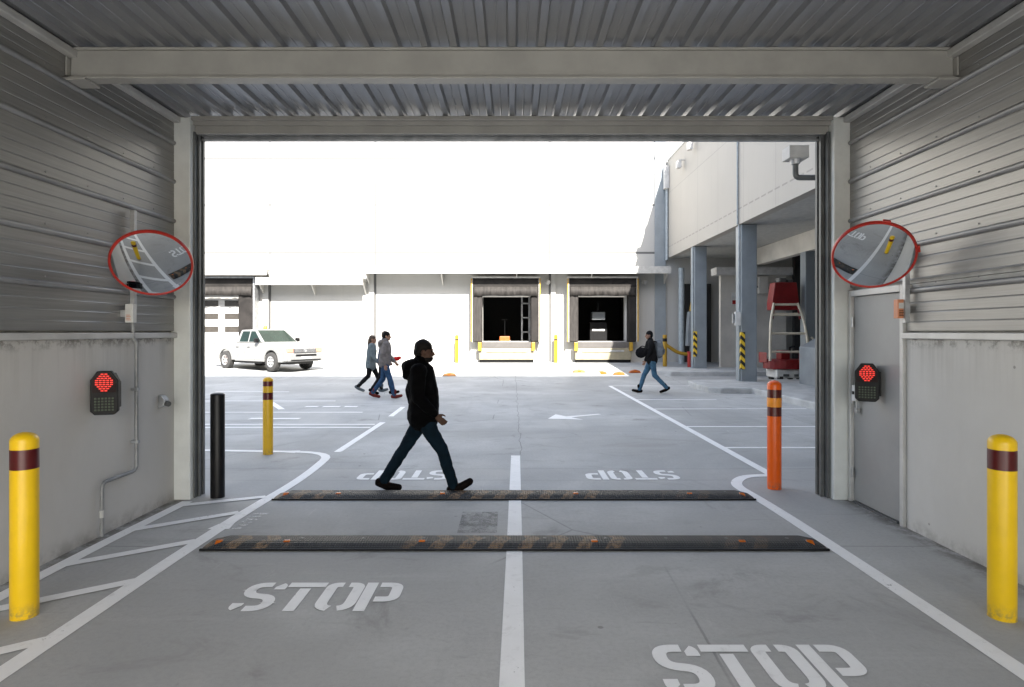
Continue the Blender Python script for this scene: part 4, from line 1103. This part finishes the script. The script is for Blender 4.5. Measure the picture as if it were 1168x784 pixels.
def person(label, loc, rz, J, look, group=None):
    """J: joints in metres, facing +x, z up, y>0 is the figure's own left"""
    o = thing('person', label, 'person', loc, rz, group)
    # the outfit
    f = look.get('fat', 1.); hv = V(J['head']); pel = V(J['pelvis']); ch = V(J['chest']); nk = V(J['neck'])
    b = MB()
    # head with face, facing +x rotated by headz
    hr = Matrix.Rotation(look.get('headz', 0), 3, 'Z') @ Matrix.Rotation(look.get('nod', 0.05), 3, 'Y')
    def H(x, y, z): return hv + hr @ V((x, y, z))
    b.ell(H(-.012, 0, .02), (.096, .076, .098), hr); b.ell(H(.028, 0, -.045), (.062, .056, .065), hr)
    b.ell(H(.055, 0, -.085), (.032, .034, .026), hr)
    b.chain([(H(.082, 0, .005), .010), (H(.103, 0, -.028), .015)]); b.ell(H(.086, 0, -.060), (.012, .024, .008), hr)
    b.ell(H(.082, 0, .022), (.010, .045, .010), hr)
    for s in (-1, 1):
        b.ell(H(-.008, .076*s, -.012), (.018, .010, .030), hr)
        b.ell(H(.094, .012*s, -.036), .010)
    b.chain([(H(-.02, 0, -.06), .056), (nk, .060)])
    b.chain([(nk, .065), (ch+V((0, 0, .10)), .10), (ch, .125), (pel+V((0, 0, .12)), .115), (pel, .13)], 1.15)
    for s, S in ((1, 'l'), (-1, 'r')):
        sh, el, wr = (V(J['sh_'+S]), V(J['el_'+S]), V(J['wr_'+S]))
        b.chain([(sh, .052), (el, .038), (wr, .027)])
        hp, kn, an = (V(J['hp_'+S]), V(J['kn_'+S]), V(J['an_'+S]))
        b.chain([(hp, .072), (kn, .052), (kn.lerp(an, .3), .050), (an, .032)])
        toe = V(J['toe_'+S]); b.chain([(an+V((0, 0, -.02)), .030), (an.lerp(toe, .8)+V((0, 0, -.012)), .016)])
        # hand: palm, four curled fingers, thumb
        d = (wr-el).normalized(); side = V((0, s, 0)); fw = d.cross(side)
        if fw.x < 0: fw = -fw
        fw.normalize()
        palm = wr+d*.05
        inn = -side
        b.chain([(wr, .024), (wr+d*.045+fw*.012, .022), (wr+d*.085+fw*.010, .021)]); b.chain([(wr+d*.04-fw*.014, .020), (wr+d*.085-fw*.016, .020)])
        for k, (off, ln) in enumerate(((.030, .070), (.010, .078), (-.010, .072), (-.028, .056))):
            base = wr+d*.088+fw*off
            m1 = base+d*ln*.45+inn*.006; m2 = m1+(d*.75+inn*.65).normalized()*ln*.32; m3 = m2+(d*.25+inn*.95).normalized()*ln*.25
            b.chain([(base, .0092), (m1, .0090), (m2, .0085), (m3, .0075)])
        tb = wr+d*.03+fw*.028; t1 = tb+(d*.7+fw*.7+inn*.2).normalized()*.036; t2 = t1+(d*.9+fw*.2+inn*.3).normalized()*.030
        b.chain([(tb, .0125), (t1, .0105), (t2, .0085)])
    body = organic(b, 'body', look.get('skin', 'skin'), o, .0065, 2)
    for s in (-1, 1):
        MB().ell(H(.080, .030*s, .004), .0095).build('eye', 'eye', o, smooth=180)
    # hair or cap
    h = MB()
    if look.get('beard'):
        h.ell(H(.035, 0, -.085), (.060, .060, .042), hr); h.ell(H(.062, 0, -.075), (.040, .040, .030), hr)
    h.ell(H(-.020, 0, .038), (.102, .083, .096), hr)
    h.ell(H(-.055, 0, -.005), (.066, .078, .085), hr)
    if look.get('hair') == 'long':
        h.chain([(H(-.07, 0, -.02), .07), (H(-.09, 0, -.14), .06), (H(-.08, 0, -.24), .045)])
    hb = organic(h, look.get('hair_name', 'hair'), look['hairmat'], o, .009, 3, .010)
    # jacket
    j = MB(); k = f; hem = look.get('hem', .02)
    j.chain([(nk+V((-.01, 0, -.02)), .075*k), (ch+V((0, 0, .13)), .125*k), (ch, .150*k), (pel+V((.01, 0, .18)), .150*k), (pel+V((0, 0, hem+.05)), .158*k), (pel+V((0, 0, hem)), .160*k)], 1.22)
    for S in 'lr':
        sh, el, wr = (V(J['sh_'+S]), V(J['el_'+S]), V(J['wr_'+S]))
        j.chain([(ch.lerp(sh, .5)+V((0, 0, .06)), .09*k), (sh, .082*k), (sh.lerp(el, .55), .072*k), (el, .064*k), (el.lerp(wr, .6), .056*k), (el.lerp(wr, .93), .044*k)])
    if look.get('hood'):
        j.chain([(nk+V((-.05, .11, .02)), .045), (nk+V((-.12, .06, -.01)), .065), (nk+V((-.14, 0, -.03)), .075), (nk+V((-.12, -.06, -.01)), .065), (nk+V((-.05, -.11, .02)), .045)])
        j.chain([(nk+V((-.14, 0, -.03)), .07), (nk+V((-.15, 0, -.12)), .05)])
    if look.get('hood') or look.get('collar'):
        j.chain([(nk+V((-.02, 0, .0)), .080), (nk+V((.0, 0, .045)), .072)], 1.05)
    organic(j, 'jacket', look['jacket'], o, .0115, 4, look.get('fold', .022))
    # trousers
    t = MB(); t.chain([(pel+V((0, 0, .10)), .12*f), (pel, .128*f)], 1.12)
    for S in 'lr':
        hp, kn, an = (V(J['hp_'+S]), V(J['kn_'+S]), V(J['an_'+S]))
        q = .94 if f <= 1 else 1.
        t.chain([(hp+V((0, 0, .03)), .100*q), (hp.lerp(kn, .4), .090*q), (kn, .070*q), (kn.lerp(an, .35), .067*q), (kn.lerp(an, .80), .060*q), (kn.lerp(an, 1.02), .058*q)])
    organic(t, 'trousers', look['trousers'], o, .0115, 4, .020)
    for S in 'lr':
        an, toe, kn = V(J['an_'+S]), V(J['toe_'+S]), V(J['kn_'+S])
        sh_ = MB(); fd = (toe-an); fd2 = V((fd.x, fd.y, fd.z)).normalized()
        up = (kn-an).normalized(); up = (up-fd2*up.dot(fd2)).normalized()
        heel = an-up*.045-fd2*.045
        sh_.chain([(an+up*.10, .053), (an-up*.01, .050)]); sh_.chain([(heel, .040), (an-up*.040+fd2*.06, .042), (toe-up*.0, .038)], 1.12)
        sh_.chain([(heel-up*.022, .030), (an-up*.066+fd2*.06, .026), (toe-up*.014, .028)], 1.4)
        organic(sh_, 'shoe', look['shoe'], o, .009, 3)
    return o

def walk(H=1.75, st=.30, lift=.0, lean=.02, arm=.35, bend=.35, phase=1):
    """a mid-stride pose scaled to stature; phase 1: own left leg forward"""
    s = H/1.75; J = {}
    pz = .90-.5*st*st
    J['pelvis'] = (0, 0, pz+.03); J['chest'] = (lean, 0, pz+.37); J['neck'] = (lean+.0, 0, pz+.585); J['head'] = (lean+.03, 0, pz+.725)
    for S, y in (('l', 1), ('r', -1)):
        fwd = 1 if (y*phase > 0) else -1
        J['hp_'+S] = (0, .09*y, pz)
        if fwd > 0:
            J['an_'+S] = (st+.04, .08*y, .10); J['toe_'+S] = (st+.22, .09*y, .075)
            J['kn_'+S] = (st*.70, .09*y, .49)
        else:
            J['an_'+S] = (-st-.10, .08*y, .15+lift); J['toe_'+S] = (-st+.06, .09*y, .045+lift*.3)
            J['kn_'+S] = (-st*.20, .09*y, .50)
        J['sh_'+S] = (lean-.005, .195*y, pz+.52)
        a = -arm*fwd
        ex, ez = math.sin(a)*.29, -math.cos(a)*.29
        J['el_'+S] = (lean+ex-.02, .235*y, pz+.52+ez)
        a2 = a+bend
        J['wr_'+S] = (lean+ex-.02+math.sin(a2)*.25, .225*y, pz+.52+ez-math.cos(a2)*.25)
    for k in J: J[k] = tuple(q*s for q in J[k])
    return J

# the man in front: joints read in metres for his long stride
J = {'pelvis': (0, 0, .84), 'chest': (-.015, 0, 1.15), 'neck': (-.025, 0, 1.375), 'head': (.015, 0, 1.515),
     'hp_l': (.0, .085, .81), 'kn_l': (-.20, .09, .475), 'an_l': (-.43, .085, .115), 'toe_l': (-.275, .09, .030),
     'hp_r': (.0, -.085, .81), 'kn_r': (.215, -.09, .46), 'an_r': (.325, -.085, .098), 'toe_r': (.505, -.10, .135),
     'sh_l': (-.03, .19, 1.32), 'el_l': (-.16, .24, 1.08), 'wr_l': (-.12, .24, .86),
     'sh_r': (-.03, -.19, 1.31), 'el_r': (-.03, -.245, 1.04), 'wr_r': (.15, -.225, .86)}
person('person in black hooded jacket and dark jeans striding past the speed bump', (-.955, 6.60, 0), R(2), J,
       dict(jacket='jacket_black', trousers='jeans_dark', shoe='shoe_brown', hairmat='hair', hood=True, fat=1.10, hem=-.02, nod=.08, beard=True, skin='skin_shade'))
person('person in grey hoodie, navy jeans and red shoes walking ahead of the woman', (-3.3, 15.9, 0), R(12), walk(1.76, .20, .0, .03, .25, .5, -1),
       dict(jacket='grey_hoodie', trousers='jeans_navy', shoe='shoe_red', hairmat='hair', hood=True, fat=1.05, headz=-.2), 'people walking together in the yard')
person('person with long hair in grey blue coat and black trousers', (-4.05, 17.6, 0), R(4), walk(1.66, .26, .04, .03, .3, .3, 1),
       dict(jacket='grey_coat', trousers='black_cloth', shoe='shoe_grey', hairmat='brown_hair', hair='long', hem=-.10, fat=.96), 'people walking together in the yard')
J3 = walk(1.77, .18, 0, .04, .15, .7, 1)
J3['el_r'] = (.10, -.24, 1.12); J3['wr_r'] = (.33, -.2, 1.02)
person('person in navy jacket holding a red bundle, half hidden behind grey hoodie', (-3.55, 16.9, 0), R(-5), J3,
       dict(jacket='navy', trousers='black_cloth', shoe='shoe_brown', hairmat='brown_hair', collar=True), 'people walking together in the yard')
o = thing('bundle', 'small red bundle carried in the navy jacket arm', 'bundle', (-3.15, 16.66, .93))
organic(MB().ell((0, 0, .06), (.10, .07, .06)).ell((.08, 0, .09), (.07, .06, .05)).ell((-.07, .02, .04), (.06, .05, .04)), 'cloth', 'red_cloth', o, .01, 3, .02)
J5 = walk(1.80, .28, .02, .05, .30, .55, -1)
J5['el_l'] = (.12, .25, 1.15); J5['wr_l'] = (.22, .23, .93)
person('person in black beanie and black jacket with blue jeans carrying a round bag', (3.93, 17.25, 0), R(178), J5,
       dict(jacket='black_cloth', trousers='jeans_blue', shoe='shoe_brown', hairmat='black_cloth', hair_name='beanie', collar=True, fat=1.02))
o = thing('backpack', 'slate grey backpack on the back of person in black beanie', 'backpack', (4.13, 17.25, 1.02))
organic(MB().chain([((0, 0, .08), .12), ((.01, 0, .22), .135), ((-.01, 0, .38), .11)], 1.25).ell((.11, 0, .16), (.06, .10, .10)), 'sack', 'pack', o, .011, 3, .015)
for s in (-1, 1): MB().tube([(-.08, .11*s, .42), (-.22, .12*s, .46), (-.33, .11*s, .30), (-.20, .13*s, .08)], .018, 8, .1).build('strap', 'black_cloth', o, smooth=60)
o = thing('round_bag', 'black round bag hanging before person in black beanie', 'bag', (3.58, 17.0, .98))
organic(MB().ell((0, 0, .17), (.17, .08, .155)).ell((.10, 0, .24), (.09, .06, .08)), 'sack', 'black_cloth', o, .011, 3, .01)
MB().tube([(-.06, 0, .30), (.02, .02, .36), (.12, .02, .33), (.10, 0, .24)], .012, 8, .05).build('handle', 'black_cloth', o, smooth=60)

# ------------------------------------------------------------------ light, sky, camera
# sunlight travels along (-.3, 1.25, -1)
d = Vector((-.30, 1.25, -1.0)).normalized()
el = math.asin(-d.z); az = math.atan2(-d.x, -d.y)          # compass angle of the sun from +Y towards +X
w = bpy.data.worlds.new('World'); scene.world = w; w.use_nodes = True
nt = w.node_tree; bg = nt.nodes['Background']
sky = nt.nodes.new('ShaderNodeTexSky'); sky.sky_type = 'NISHITA'; sky.sun_disc = False
sky.sun_elevation = el; sky.sun_rotation = az; sky.air_density = 1.0; sky.dust_density = 1.5; sky.ozone_density = 1.0
hs = nt.nodes.new('ShaderNodeHueSaturation'); hs.inputs['Saturation'].default_value = .68
nt.links.new(sky.outputs[0], hs.inputs['Color']); nt.links.new(hs.outputs[0], bg.inputs['Color']); bg.inputs['Strength'].default_value = .115
sun = bpy.data.lights.new('sun', 'SUN'); sun.energy = 4.0; sun.angle = R(.5); sun.color = (1, .955, .88)
so = bpy.data.objects.new('sun', sun); col.objects.link(so); so.rotation_euler = d.to_track_quat('-Z', 'Y').to_euler(); so.location = (0, 0, 30)

cam = bpy.data.cameras.new('camera'); cam.sensor_width = 36; cam.lens = 36*700/1168; cam.shift_y = -13/1168; cam.clip_end = 600; cam.clip_start = .05
co = bpy.data.objects.new('camera', cam); col.objects.link(co); co.location = (0, 0, 1.72); co.rotation_euler = (PI/2, 0, 0)
scene.camera = co
scene.view_settings.view_transform = 'Standard'; scene.view_settings.look = 'None'; scene.view_settings.gamma = 1
scene.view_settings.exposure = 2.35; scene.view_settings.use_curve_mapping = False
scene.render.engine = 'CYCLES'
cy = scene.cycles; cy.use_denoising = True; cy.max_bounces = 10; cy.diffuse_bounces = 6; cy.glossy_bounces = 4; cy.transparent_max_bounces = 8
cy.sample_clamp_indirect = 8; cy.caustics_reflective = False; cy.caustics_refractive = False
try: cy.denoiser = 'OPENIMAGEDENOISE'
except Exception: pass
